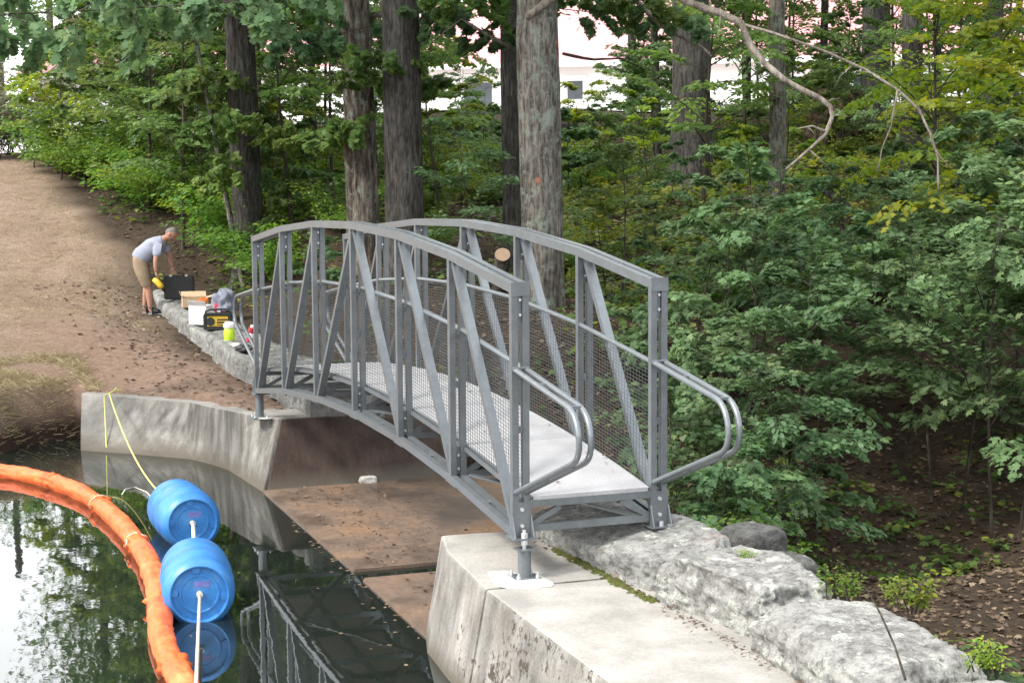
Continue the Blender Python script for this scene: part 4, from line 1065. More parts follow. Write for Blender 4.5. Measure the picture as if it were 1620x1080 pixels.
bst.build('bough', M['bark_brown'], bank, True, True)
Nn2 = np.array(Nn); A2 = lay(A); A2[:, 2] = -np.abs(A2[:, 2]) - .25
o = link('foliage', leaves('bough_foliage', lay(P) + q, A2, Nn2, Sz, OAK, np.array(R)), M['leaf_bough'], bank, True)
# leafy boughs hanging into the top of the picture from the big trees
def bough_part(tree, px, py, d, dx, dz, L_, seed, mat, shape, ls=.11, sp=.75, nb=14, depth=0.0):
    st, P, A, Nn, Sz, R = sapling_data(seed=seed, h=L_, spread=sp, nb=nb, z0=.08, lsize=ls, tw=8, lpt=6, droop=.7, lean=.12, top=.5)
    q = UD(px, py, d); c = np.array([cr[0], cr[1], 0]); c /= np.linalg.norm(c); e = np.array([-c[1], c[0], 0]); ax = c * dx + np.array([0, 0, dz]) + e * depth; ax /= np.linalg.norm(ax); b2 = np.cross([0, 0, 1.0], ax); b2 /= np.linalg.norm(b2); n2 = np.cross(ax, b2)
    def lay2(v): v = np.asarray(v, float); return v[:, 2:3] * ax + v[:, 0:1] * n2 * .5 + v[:, 1:2] * b2
    st.v = [tuple(p) for p in lay2(st.v) + q]; o = st.build('bough', M['twig'], tree, True, True)
    A2 = lay2(A); A2[:, 2] = -np.abs(A2[:, 2]) - .2
    f = link('foliage', leaves('bough_foliage', lay2(P) + q, A2, np.array(Nn), Sz, shape, np.array(R)), mat, o, True); return o
tr_of = {n_: o_ for n_, o_ in (('T1', T1), ('T3', T3))}
T2 = [o_ for o_ in bpy.data.objects if o_.get('label', '').startswith('straight dark ridged')][0]; T4 = [o_ for o_ in bpy.data.objects if o_.get('label', '').startswith('dark leaf veiled')][0]
for k, (tr_, px, py, d, dx, dz, L_) in enumerate([(T3, 585, 40, 26.4, -1, -.25, 1.5), (T3, 560, 105, 26.4, 1, -.3, 1.3), (T3, 600, 190, 26.3, -1, -.3, .9), (T2, 625, 20, 25.4, 1, -.25, 1.7), (T2, 660, 70, 25.4, -1, -.35, 1.2), (T2, 655, -5, 25.6, 1, -.12, 2.2), (T4, 390, 40, 30.2, 1, -.3, 2.0), (T4, 405, 110, 30.2, -1, -.35, 1.6), (T4, 380, 200, 30, 1, -.35, 1.1), (T4, 420, -10, 30, 1, -.2, 2.4), (T4, 380, 10, 29.6, -1, -.15, 2.2), (T4, 415, 170, 29.8, -1, -.3, 1.4), (T1, 880, 10, 24.6, 1, -.1, 2.0), (T1, 905, -15, 24.2, 1, -.2, 1.4), (T1, 830, -10, 24.6, -1, -.2, 1.3), (T3, 545, -10, 26.6, -1, -.15, 2.0), (T4, 400, 260, 29.6, -.8, -.3, .9)]):
    bough_part(tr_, px, py, d, dx, dz, L_, 200 + k, M['leaf_light'] if k % 3 else M['leaf_bough'], MAPLE)
YM = [o_ for o_ in bpy.data.objects if o_.name.startswith('maple_tree')][0]
for k, (px, py, d, dx, dz, L_) in enumerate([(1640, -10, 20.5, -1, -.35, 1.6), (1650, 60, 21, -1, -.3, 1.5), (1640, 130, 21.5, -1, -.35, 1.3), (1560, -20, 22, -1, -.5, 1.2), (1640, 190, 21, -1, -.15, 1.0), (1580, 70, 22.5, -1, -.4, 1.2)]):
    bough_part(YM, px, py, d, dx, dz, L_, 240 + k, M['leaf_yellow'], MAPLE, .105, .7, 13)
# brown bush at the head of the path
bshm = shrub_mesh('thicket', 99, 2.6, 1.5, 26, OVAL, .12, 90)
for px, d, sc_ in [(15, 50, 1.25), (-60, 48, 1.3), (40, 53, 1.2), (-20, 53, 1.35), (-5, 47.5, 1.1)]:
    x, y = at(px, d, 245); put_plant('bush', bshm, leaf_mat('bush_leaf_olive', [(.10, .11, .05), (.14, .15, .07), (.17, .16, .09)], .2) if not bshm[1].materials else None, x, y, 'olive brown bush at the head of the path by the left edge', 'bush', 'olive bushes at the head of the path', sc_, px)

# ------------------------------------------------------------------ ground cover and fallen leaves
def scatter_xy(n, ok):
    out = []
    while len(out) < n:
        px = RNG.uniform(-250, 1900, 4000); d = np.sqrt(RNG.uniform(12 ** 2, 50 ** 2, 4000)); q = CP + d[:, None] * (cf + (px - 810)[:, None] / FPX * cr)
        k = ok(q[:, 0], q[:, 1]); out += [tuple(p) for p in q[k][:, :2]]
    return np.array(out[:n])
def in_wood(x, y):
    b = np.where(x < -13, .9, 1.9); b = np.where(x > 6.5, 1.7, b)
    b = np.where((x > -.5) & (x <= 6.5), 3.6, b); return y > b
pts = scatter_xy(5200, lambda x, y: in_wood(x, y) & (vnoise(x, y, 1.1, 21) + .35 * vnoise(x, y, 3.3, 22) + np.where(x < -4, .12, -.10) > RNG.uniform(-.25, .45, len(x))))
pxq = RNG.uniform(820, 1560, 2600); dq = RNG.uniform(26, 44, 2600); qq = CP + dq[:, None] * (cf + (pxq - 810)[:, None] / FPX * cr); okq = in_wood(qq[:, 0], qq[:, 1]); n_base = len(pts)
pts = np.concatenate([pts, qq[okq][:, :2]])
zs = ground_z(pts[:, 0], pts[:, 1]); P = []; A = []; Nn = []; Sz = []; R = []
for i_, ((x, y), z) in enumerate(zip(pts, zs)):
    k = RNG.integers(4, 9); hh = RNG.uniform(.05, .28) * (1.5 if i_ >= n_base else 1); c = RNG.uniform(0, .8) if i_ < n_base else RNG.uniform(.45, 1.0)
    for j in range(k):
        a = RNG.uniform(0, 6.28); l = RNG.uniform(.02, .16)
        P.append((x + l * math.cos(a), y + l * math.sin(a), z + hh * RNG.uniform(.5, 1))); A.append(unit(a, RNG.uniform(-.4, .3))); Nn.append((RNG.normal(0, .4), RNG.normal(0, .4), 1)); Sz.append(RNG.uniform(.06, .13)); R.append(np.clip(c + RNG.normal(0, .15), 0, 1))
M['cover'] = leaf_mat('ground_cover_leaf', [(.05, .10, .024), (.075, .145, .032), (.14, .20, .042), (.30, .29, .06)], .4, 0)
tag(link('ground_cover', leaves('ground_cover', P, A, Nn, Sz, MAPLE, np.array(R)), M['cover']), 'low leafy plants covering the forest floor', 'ground cover', None, 'stuff')


def flat_leaves(name, xy, z, size, shape, mat, label, cat):
    n = len(xy); a = RNG.uniform(0, 6.28, n); A = np.stack([np.cos(a), np.sin(a), RNG.normal(0, .25, n)], -1); Nn = np.stack([RNG.normal(0, .3, n), RNG.normal(0, .3, n), np.ones(n)], -1)
    P = np.column_stack([xy, z + RNG.uniform(.006, .03, n)])
    return tag(link(name, leaves(name, P, A, Nn, size * RNG.uniform(.6, 1.3, n), shape, RNG.uniform(0, 1, n), .3), M[mat]), label, cat, None, 'stuff')
p1 = np.concatenate([scatter_xy(26000, in_wood), scatter_xy(60000, in_wood)]); d1 = np.hypot(p1[:, 0] - CP[0], p1[:, 1] - CP[1]); p1 = np.concatenate([p1[:26000], p1[26000:][(d1[26000:] < 24) & (d1[26000:] > 15.5)]])
p2 = np.column_stack([RNG.uniform(-13, .2, 900), RNG.normal(.15, .55, 900)]); p2 = p2[(poly_sd(p2[:, 0], p2[:, 1], POND) < -.05) & (p2[:, 1] < .72)]
p12 = np.concatenate([p1, p2]); flat_leaves('fallen_leaves', p12, ground_z(p12[:, 0], p12[:, 1]), .07, MAPLE, 'litter', 'dry brown leaves lying over the forest floor and path edge', 'leaf litter')
n3 = 330; p3 = np.column_stack([RNG.uniform(.7, 6.6, n3), .05 + np.abs(RNG.normal(0, .75, n3))]); p3 = p3[(p3[:, 1] < 3) & (np.abs(p3[:, 0] - gx0) > .17)]
flat_leaves('leaf_debris', p3, np.full(len(p3), AZ + .004), .05, KITE, 'litter', 'small dead leaves scattered on the spillway floor', 'leaf litter')
n4 = 420; p4 = np.column_stack([RNG.uniform(7.0, 12.5, n4), .62 - np.abs(RNG.normal(0, .05, n4))]); flat_leaves('needle_litter', p4, np.full(n4, ZT - .002), .028, KITE, 'litter', 'brown needles gathered along the foot of the stone blocks', 'leaf litter')
n5 = 150; p5 = np.column_stack([RNG.uniform(6.8, 12.5, n5), RNG.uniform(-.2, .55, n5)]); p5 = p5[p5[:, 1] > -.1]
# moss along the joint of stones and concrete
mv = MB()
for i in range(260):
    x = RNG.uniform(7.35, 9.0); y = .60 + RNG.normal(0, .018) - .02; s_ = RNG.uniform(.010, .026)
    mv.add([(x - s_, y - s_, ZT - .003), (x + s_ * 1.3, y - s_, ZT - .003), (x + s_ * 1.3, y + s_, ZT - .003), (x - s_, y + s_, ZT - .003), (x, y, ZT + s_ * .9)], [(0, 1, 4), (1, 2, 4), (2, 3, 4), (3, 0, 4)])
tag(mv.build('moss', M['moss'], smooth=True), 'strip of green moss along the joint of wall and stones', 'moss', None, 'stuff')
# mown hay on the path and long dry grass on the bank
def blades(name, xy, hmin, hmax, flat, mat, label, cat):
    n = len(xy); z = ground_z(xy[:, 0], xy[:, 1]); a = RNG.uniform(0, 6.28, n); el = RNG.uniform(*flat, n); A = np.stack([np.cos(a) * np.cos(el), np.sin(a) * np.cos(el), np.sin(el)], -1)
    Nn = np.stack([-np.sin(a) + RNG.normal(0, .3, n), np.cos(a) + RNG.normal(0, .3, n), RNG.uniform(0, .6, n)], -1)
    return tag(link(name, leaves(name, np.column_stack([xy, z]), A, Nn, RNG.uniform(hmin, hmax, n), half([(0, 0), (.1, .022), (.6, .018), (1, 0)]), RNG.uniform(0, 1, n), 0), M[mat]), label, cat, None, 'stuff')
hx = np.column_stack([RNG.uniform(-30, -4, 26000), RNG.uniform(-7, .9, 26000)]); keep = (poly_sd(hx[:, 0], hx[:, 1], POND) < -.3) & (vnoise(hx[:, 0], hx[:, 1], 1.5, 31) > RNG.uniform(-.6, .35, len(hx))) & (hx[:, 1] < .45 + .3 * vnoise(hx[:, 0], hx[:, 1], .9, 5)) & ~((hx[:, 0] > -8.5) & (hx[:, 1] > -1.4))
blades('cut_hay', hx[keep], .06, .20, (-.1, .35), 'drygrass', 'pale mown hay lying on the dirt path', 'hay')
gxy = np.column_stack([RNG.uniform(-6.4, -2.9, 26000), RNG.uniform(-6, -1.1, 26000)]); sdv = poly_sd(gxy[:, 0], gxy[:, 1], POND); keep = (sdv < .0) & (sdv > -2.2) & (vnoise(gxy[:, 0], gxy[:, 1], 2.2, 33) > -.25)
blades('bank_grass', gxy[keep], .07, .2, (-.2, .6), 'drygrass', 'long dry grass hanging over the pond bank', 'grass')

# ------------------------------------------------------------------ building and gravel lot beyond the wood
lot = MB(); ds = [57, 60, 64, 68, 72, 78, 84]; pxs = list(range(-500, 2200, 60))
LX = np.array([[UD(p, 250, d)[0] for p in pxs] for d in ds]); LY = np.array([[UD(p, 250, d)[1] for p in pxs] for d in ds])
M['gravel'] = simple('pale_gravel', (.46, .45, .43), .95, 0, .2, 6, .1, .3)
tag(link('gravel_lot', grid_mesh('gravel_lot', LX, LY, ground_z(LX, LY) + .06), M['gravel']), 'pale gravel lot seen through gaps in the wood', 'gravel lot', None, 'structure')
hf = np.array([cf[0], cf[1], 0]); hf /= np.linalg.norm(hf); hr = np.array([cr[0], cr[1], 0]); hr /= np.linalg.norm(hr)
bo = CP + 80 * hf; bo[2] = 0
bl_ = empty('building', (bo[0], bo[1], 4.0), 'long white building with a pale red metal roof behind the wood', 'building', None, math.atan2(hr[1], hr[0]) - math.radians(16))
# local x runs across the picture, local y away from the camera, z from 4.0
def bp(mb, name, mat, parent=None): return mb.build(name, mat, parent or bl_)
M['white_siding'] = simple('white_siding', (.78, .78, .77), .6, 0, .04, 3)
M['red_roof'] = simple('pale_red_roof', (.52, .25, .26), .55, 0, .12, 2)  # red lifted towards pink, overexposure painted into the colour
M['dark_glass'] = simple('window_glass', (.05, .06, .07), .1, 0, .1, 2)
wl_ = MB().box((-24, 0, -.6), (26, 9, 2.85)); bp(wl_, 'wall', M['white_siding'])
rf = MB().add([(-24.6, -.7, 2.7), (26.6, -.7, 2.7), (26.6, 4.5, 5.9), (-24.6, 4.5, 5.9), (-24.6, 9.7, 2.7), (26.6, 9.7, 2.7), (-24.6, -.7, 2.55), (26.6, -.7, 2.55), (26.6, 9.7, 2.55), (-24.6, 9.7, 2.55)],
              [(0, 1, 2, 3), (3, 2, 5, 4), (0, 6, 7, 1), (4, 5, 8, 9), (0, 3, 4, 9, 6), (1, 7, 8, 5, 2), (6, 9, 8, 7)])
rfo = bp(rf, 'roof', M['red_roof'])
fa = MB().box((-24.6, -.73, 2.5), (26.6, -.703, 2.72)); bp(fa, 'fascia', M['white_siding'])
for x in (-19, -13.5, -7, -1.5, 6, 12.5, 18, 23):
    f = MB().box((x - .75, -.05, .5), (x + .75, -.002, 2.0)); fo = bp(f, 'window', M['white_siding'])
    MB().box((x - .66, -.06, .6), (x + .66, -.052, 1.9)).build('pane', M['dark_glass'], fo)
for x in (3, 15.5):
    f = MB().box((x - .55, -.05, -.1), (x + .55, -.002, 2.15)); fo = bp(f, 'door', M['white_siding']); MB().box((x - .35, -.06, 1.1), (x + .35, -.052, 1.9)).build('pane', M['dark_glass'], fo)

# ------------------------------------------------------------------ cut log, root mound, fallen log, boulders in the wood
q = UD(795, 403, 24.6)
lg = empty('cut_log', tuple(q), 'leaning sawn stem showing a pale round cut face, left of the big grey trunk', 'log')
d = np.array([-cf[0] + .05 * cr[0], -cf[1] + .05 * cr[1], .75]); d = d / np.linalg.norm(d)
lb = q - d * 1.5; ll = max(.5, (q[2] - gz(lb[0], lb[1]) + .1) / d[2])
o = MB().tube([tuple(-d * ll), tuple(-d * ll * .5), (0, 0, 0)], [.12, .115, .108], 18).build('bark', M['bark_brown'], lg); auto_smooth(o)
M['cutface'] = simple('sawn_wood', (.36, .25, .17), .85, 0, .15, 12)
o = MB().cyl(tuple(d * .0005), tuple(d * .008), .108, 18).build('cut_face', M['cutface'], lg)
x, y = at(1318, 42, 190); zz = gz(x, y)
def mound(name, ctr, dims, seed, mat, label, cat, amp=.3):
    bm = bmesh.new(); bmesh.ops.create_icosphere(bm, subdivisions=5, radius=1)
    for v in bm.verts:
        c = v.co.copy(); n = noise.noise(c * 1.6 + Vector((seed, 0, 0))) + .6 * noise.noise(c * 4 + Vector((seed, 3, 0))) + .4 * noise.noise(c * 10 + Vector((seed, 7, 0))) + .25 * noise.noise(c * 22)
        c *= 1 + amp * n; v.co = Vector((c.x * dims[0], c.y * dims[1], c.z * dims[2]))
    me = bpy.data.meshes.new(name); bm.to_mesh(me); bm.free(); o = link(name, me, mat, None, smooth=True); o.location = ctr; return tag(o, label, cat)
M['roots'] = bark_mat('root_soil', (.02, .014, .01), (.055, .038, .026), (.11, .08, .055), 0, 5)
mound('root_mound', (x, y, zz + .35), (.95, .8, 1.05), 3, M['roots'], 'upturned brown root mound between the slim grey and dark trunks', 'root mound')
P0 = UD(1285, 285, 30); P1 = UD(1345, 330, 29)
tag(MB().tube([tuple(P0), tuple((P0 + P1) / 2), tuple(P1)], [.06, .07, .05], 8).build('fallen_log', M['bark_dark'], None, False, True), 'dark fallen log slanting down the slope right of the wood', 'log')

# ------------------------------------------------------------------ barrels, ropes, boom
def lathe(profile, p0, axis, seg=36):
    """profile: (distance along the axis, radius)"""
    ax = Vector(axis).normalized(); a = ax.cross(Vector((0, 0, 1)) if abs(ax.z) < .95 else Vector((0, 1, 0))).normalized(); b = a.cross(ax); mb = MB(); n = len(profile)
    for d, r in profile:
        for j in range(seg):
            t = 2 * math.pi * j / seg; mb.v.append(tuple(Vector(p0) + ax * d + (a * math.cos(t) + b * math.sin(t)) * max(r, .0005)))
    for i in range(n - 1):
        for j in range(seg): mb.f.append((i * seg + j, i * seg + (j + 1) % seg, (i + 1) * seg + (j + 1) % seg, (i + 1) * seg + j))
    return mb


def drum_mat():
    mt, N, L, P = nodes_of('blue_drum_plastic'); t = noise_node(N, L, 4, 6, .6); t2 = noise_node(N, L, 30, 5, .7)
    r = ramp(N, [(.3, (.022, .14, .40)), (.6, (.035, .20, .52)), (.8, (.08, .28, .58))]); L.new(t.outputs[0], r.inputs[0])
    r2 = ramp(N, [(.35, (.75, .75, .75)), (.6, (1, 1, 1))]); L.new(t2.outputs[0], r2.inputs[0])
    L.new(mixc(N, L, .6, r.outputs[0], r2.outputs[0], 'MULTIPLY'), P.inputs['Base Color']); P.inputs['Roughness'].default_value = .42; bump(N, L, P, t2.outputs[0], .05, .003); return mt


M['drum'] = drum_mat(); M['pvc'] = simple('cream_pvc', (.62, .57, .46), .5, 0, .08, 10); M['sticker'] = simple('faded_sticker', (.13, .16, .42), .7, 0, .25, 30)
def drum(ctr, ax, label, roll=0):
    ax = Vector(ax).normalized(); L_ = .85; R = .278; e = empty('blue_drum', tuple(ctr), label, 'drum')
    prof = [(-L_ / 2 + .03, .0), (-L_ / 2 + .03, R - .06), (-L_ / 2, R - .05), (-L_ / 2, R - .025), (-L_ / 2 + .03, R - .004), (-L_ / 2 + .10, R), (-.2, R), (-.185, R + .006), (-.165, R + .006), (-.15, R), (.10, R), (.115, R + .006), (.135, R + .006), (.15, R), (L_ / 2 - .11, R), (L_ / 2 - .05, R - .012), (L_ / 2 - .012, R - .04), (L_ / 2, R - .055), (L_ / 2 - .004, R - .066), (L_ / 2 - .03, R - .072), (L_ / 2 - .03, R - .12), (L_ / 2 - .024, R - .125), (L_ / 2 - .024, R - .14), (L_ / 2 - .03, R - .145), (L_ / 2 - .03, 0)]
    o = lathe(prof, (0, 0, 0), ax, 48).build('body', M['drum'], e); auto_smooth(o, 40)
    a = ax.cross(Vector((0, 0, 1))).normalized(); b = a.cross(ax); f0 = ax * (L_ / 2 - .03)
    for k, (u, v) in enumerate(((0.02, .19), (-.19, -.03), (.19, .02))):
        p = f0 + a * u + b * v
        o = MB().cyl(tuple(p), tuple(p + ax * .014), .032, 12).build('bung', M['drum'], e); auto_smooth(o)
    p = f0 + b * .075 - a * .02
    st = MB().beam(tuple(p - a * .06), tuple(p + a * .06), .002, .05, tuple(b)); st.v = [tuple(Vector(x_) + ax * .0015) for x_ in st.v]; st.build('sticker', M['sticker'], e)
    cb = MB().cyl(tuple(f0), tuple(f0 + ax * .05), .024, 12); o = cb.build('centre_fitting', M['pvc'], e); auto_smooth(o)
    return Vector(ctr) + f0 + ax * .05, Vector(ctr) - ax * (L_ / 2)
c2 = UD(312, 926, 13.95); a2 = -(ray(312, 926)); a2[2] = 0; a2 = a2 / np.linalg.norm(a2) + .04 * cr
f2, k2 = drum((c2[0], c2[1], -.785), a2, 'nearer blue plastic drum with a cream pipe fixed to its lid')
c1 = UD(291, 822, 16.6); a1_ = -(ray(291, 822)); a1_[2] = 0; a1_ = a1_ / np.linalg.norm(a1_) + .20 * hr
f1, k1 = drum((c1[0], c1[1], -.785), a1_, 'farther blue plastic drum tied to the yellow rope')
M['rope_white'] = simple('white_rope', (.55, .52, .44), .8, 0, .15, 60); M['rope_yellow'] = simple('yellow_rope', (.52, .49, .16), .7, 0, .15, 60)
e3 = UZ(309, 1110, -.80)
tag(MB().tube([tuple(f2), tuple(e3), tuple(Vector(e3) * 2.1 - f2 * 1.1)], .0125, 10).build('pipe', M['pvc'], None, False, True), 'straight cream pipe running from the nearer drum towards the viewer', 'pipe')
pz = k2 + Vector((0, 0, .10)); mid = (f1 + pz) / 2
tag(MB().tube([tuple(f1), tuple(mid + Vector((0, 0, .04))), tuple(pz)], .018, 8).build('rope', M['rope_white'], None, False, True), 'short thick white rope joining the two blue drums', 'rope')
wt = UZ(183, 626, -.395)
def hang(a, b, sag, n=14): return [tuple(Vector(a) + (Vector(b) - Vector(a)) * (i / n) - Vector((0, 0, sag * 4 * (i / n) * (1 - i / n)))) for i in range(n + 1)]
top_ = Vector(wt) + Vector((.02, -.03, .06)); pk = Vector(wt) + Vector((-.05, .02, .10))
lo_ = Vector(UZ(181, 712, WZ)) + Vector((.05, -.10, .01))
k1e = k1 + Vector((-.05, -.12, .12))
tag(MB().tube([tuple(lo_ + Vector((0, 0, -.2)))] + hang(lo_, top_ + Vector((.05, -.12, -.04)), -.03, 8) + [tuple(top_), tuple(pk), tuple(pk + Vector((.05, .05, -.04))), tuple(top_ + Vector((.05, .02, .03)))] + hang(top_ + Vector((.06, -.06, -.02)), k1e, .17), .0095, 7).build('rope', M['rope_yellow'], None, False, True), 'yellow rope looped over the wing wall and running down to the farther drum', 'rope')
lp_ = [UZ(*p, WZ + .008) for p in ((243, 790), (232, 778), (212, 770), (198, 774), (193, 782))]
tag(MB().tube([tuple(k1e)] + [tuple(p) for p in lp_], .007, 6).build('rope', M['rope_white'], None, False, True), 'thin loose white rope end floating behind the farther drum', 'rope')


def boom_mat():
    mt, N, L, P = nodes_of('orange_boom_fabric'); t = noise_node(N, L, 5, 7, .65); t2 = noise_node(N, L, 22, 5, .7)
    r = ramp(N, [(.3, (.56, .085, .018)), (.55, (.76, .14, .028)), (.75, (.84, .24, .075))]); L.new(t.outputs[0], r.inputs[0]); L.new(r.outputs[0], P.inputs['Base Color'])
    P.inputs['Roughness'].default_value = .5; ad = N.new('ShaderNodeMath'); ad.operation = 'ADD'; L.new(t.outputs[0], ad.inputs[0]); L.new(t2.outputs[0], ad.inputs[1]); bump(N, L, P, ad.outputs[0], .6, .02); return mt


M['boom'] = boom_mat()
bpts = [UZ(x_, y_, -.93) for x_, y_ in ((-260, 735), (-120, 738), (-40, 742), (20, 745), (75, 758), (118, 772), (150, 790), (180, 815), (205, 842), (226, 872), (240, 900), (249, 930), (252, 962), (253, 995), (262, 1030), (279, 1062), (305, 1100), (335, 1150), (370, 1220))]
bpts = np.array(bpts); seg_l = np.r_[0, np.cumsum(np.linalg.norm(np.diff(bpts, axis=0), axis=1))]; tot = seg_l[-1]; n_ring = 420; n_seg = 28
be = empty('containment_boom', tuple(bpts[8]), 'floating orange fabric boom curving past the blue drums', 'boom')
joints = np.array([np.interp(i, range(len(bpts)), seg_l) for i in (4.2, 6.3, 8.6, 11.6, 14.7, 2.2)])
V = []; sarr = np.linspace(0, tot, n_ring)
def smooth_path(s): return np.array([np.interp(s, seg_l, bpts[:, k]) for k in range(3)])
kern = np.linspace(-.25, .25, 7); C0 = np.array([np.mean([smooth_path(min(max(s + k, 0), tot)) for k in kern], axis=0) for s in sarr])
for i, s in enumerate(sarr):
    d = C0[min(i + 1, n_ring - 1)] - C0[max(i - 1, 0)]; d[2] = 0; d /= np.linalg.norm(d); side = np.array([-d[1], d[0], 0])
    jd = np.min(np.abs(joints - s)); pinch = math.exp(-(jd / .07) ** 2); ruff = math.exp(-(jd / .025) ** 2)
    base = .080 * (1 + .10 * noise.noise(Vector((s * 1.3, 2, 0)))) * (1 - .25 * pinch) + .042 * ruff
    for j in range(n_seg):
        t = 2 * math.pi * j / n_seg; c, sn = math.cos(t), math.sin(t)
        w = 1 + .16 * noise.noise(Vector((s * 2.2, c * 1.6, sn * 1.6))) + .16 * (.35 - abs(noise.noise(Vector((s * 4.5, c * 1.5, sn * 1.5))))) + .13 * (.3 - abs(noise.noise(Vector((s * 8, c * 2.2 + 3, sn * 2.2))))) + .06 * noise.noise(Vector((s * 3, c * 7, sn * 7))) + .10 * pinch * math.sin(7 * t + s * 9)
        skirt = -.10 * max(0, -sn) ** 6          # the skirt hanging below
        V.append(C0[i] + side * c * base * w * 1.12 + np.array([0, 0, sn * base * w * .92 + skirt]))
idx = np.arange(n_ring * n_seg).reshape(n_ring, n_seg); nx_ = np.roll(idx, -1, 1)
link('sleeve', raw_mesh('sleeve', np.array(V), np.stack([idx[:-1], nx_[:-1], nx_[1:], idx[1:]], -1).reshape(-1, 4), None, True), M['boom'], be, True)
for s in joints[1:3]:
    p = Vector(smooth_path(s)); d = Vector(smooth_path(min(s + .1, tot)) - smooth_path(max(s - .1, 0))).normalized(); side = Vector((-d.y, d.x, 0)); r_ = random.Random(int(s * 100)); pts_ = []
    for k in range(13):
        t = -.9 + 4.4 * k / 12; pts_.append(tuple(p + side * math.cos(t) * .108 + Vector((0, 0, math.sin(t) * .094)) + d * r_.uniform(-.05, .05)))
    MB().tube(pts_, .0055, 5).build('lacing', M['rope_white'], be, True, True)

# ------------------------------------------------------------------ the tools on the far wall
def rbox(name, size, bev, mat, parent=None, loc=(0, 0, 0), rz=0, seg=2):
    bm = bmesh.new(); bmesh.ops.create_cube(bm, size=1)
    for v in bm.verts: v.co = Vector((v.co.x * size[0], v.co.y * size[1], v.co.z * size[2]))
    if bev: bmesh.ops.bevel(bm, geom=bm.edges[:], offset=bev, segments=seg, affect='EDGES')
    me = bpy.data.meshes.new(name); bm.to_mesh(me); bm.free(); o = link(name, me, mat, parent); o.location = loc; o.rotation_euler = (0, 0, rz); return o
M['black_plastic'] = simple('black_plastic', (.012, .013, .015), .5, 0, .15, 30); M['yellow_plastic'] = simple('yellow_plastic', (.62, .40, .03), .45, 0, .1, 20)
M['card'] = simple('cardboard', (.42, .30, .19), .85, 0, .12, 12); M['white_box'] = simple('white_carton', (.68, .68, .68), .7, 0, .06, 10); M['lime'] = simple('lime_plastic', (.42, .62, .03), .35, 0, .08, 10)
M['white_plastic'] = simple('white_plastic', (.75, .75, .73), .4, 0, .04, 10); M['denim'] = simple('grey_blue_cloth', (.17, .18, .22), .95, 0, .2, 12, .1, .4); M['red_cloth'] = simple('red_cloth', (.35, .03, .05), .9, 0, .2, 12); M['silver'] = simple('silver_trim', (.5, .5, .5), .3, .7, .1, 20)
AZ_R = math.atan2(hr[1], hr[0])      # across the picture
def topz(x, y): return .055
def place(px, py, z=.05):
    for _ in range(4): q = UZ(px, py, z); z = float(np.interp(q[0], WTX, WTZ)) + .015
    return (q[0], q[1], z)
# black case held open-handled by the man
qc = place(284, 468); czb = qc[2]
ca = empty('tool_case', (qc[0], qc[1], czb), 'black hard tool case standing on edge beside the crouching man', 'case', None, AZ_R + .05)
rbox('shell', (.50, .15, .40), .02, M['black_plastic'], ca, (0, 0, .20))
rbox('lid_rib', (.40, .012, .30), .004, M['black_plastic'], ca, (0, -.078, .20))
for x_ in (-.13, .13): rbox('latch', (.05, .03, .035), .006, M['silver'], ca, (x_, -.06, .402))
o = MB().tube([(-.08, 0, .395), (-.075, 0, .43), (0, 0, .44), (.075, 0, .43), (.08, 0, .395)], .012, 8).build('handle', M['black_plastic'], ca, False, True)
# open cardboard box
q = place(308, 483); bx = empty('cardboard_box', q, 'open brown cardboard box with raised flaps behind the white carton', 'box', None, AZ_R + .25)
b = MB(); w_, d_, h_ = .40, .28, .15
for a_, c_ in (((-w_ / 2, -d_ / 2, 0), (w_ / 2, d_ / 2, .006)), ((-w_ / 2, -d_ / 2, .006), (w_ / 2, -d_ / 2 + .006, h_)), ((-w_ / 2, d_ / 2 - .006, .006), (w_ / 2, d_ / 2, h_)), ((-w_ / 2, -d_ / 2 + .006, .006), (-w_ / 2 + .006, d_ / 2 - .006, h_)), ((w_ / 2 - .006, -d_ / 2 + .006, .006), (w_ / 2, d_ / 2 - .006, h_))): b.box(a_, c_)
b.build('carton', M['card'], bx)
for pts_ in ([(-w_ / 2, -d_ / 2, h_), (-w_ / 2, d_ / 2, h_), (-w_ / 2 - .04, d_ / 2, h_ + .10), (-w_ / 2 - .04, -d_ / 2, h_ + .10)], [(w_ / 2, -d_ / 2, h_), (w_ / 2, d_ / 2, h_), (w_ / 2 + .13, d_ / 2, h_ + .03), (w_ / 2 + .13, -d_ / 2, h_ + .03)], [(-w_ / 2, d_ / 2, h_), (w_ / 2, d_ / 2, h_), (w_ / 2, d_ / 2 + .10, h_ + .08), (-w_ / 2, d_ / 2 + .10, h_ + .08)]):
    p2_ = [(x_, y_, z_ + .005) for x_, y_, z_ in pts_]; MB().add(pts_ + p2_, [(0, 1, 2, 3), (7, 6, 5, 4), (0, 4, 5, 1), (1, 5, 6, 2), (2, 6, 7, 3), (3, 7, 4, 0)]).build('flap', M['card'], bx)
q = place(322, 487, .06); o = rbox('orange_glove', (.16, .10, .10), .03, simple('orange_cloth', (.65, .16, .03), .9, 0, .2, 20), None, (q[0], q[1], q[2] + .13), AZ_R + .3, 3); tag(o, 'orange bundle inside the open cardboard box', 'glove')
q = place(318, 513); wb = empty('white_carton', q, 'white carton standing between the cardboard box and the radio', 'box', None, AZ_R - .35)
rbox('body', (.30, .20, .29), .006, M['white_box'], wb, (0, 0, .147)); MB().add([(-.15, -.1, .292), (.15, -.1, .292), (.17, -.16, .36), (-.13, -.16, .36), (-.15, -.097, .294), (.15, -.097, .294), (.17, -.157, .362), (-.13, -.157, .362)], [(0, 1, 2, 3), (7, 6, 5, 4), (0, 4, 5, 1), (1, 5, 6, 2), (2, 6, 7, 3), (3, 7, 4, 0)]).build('flap', M['white_box'], wb)
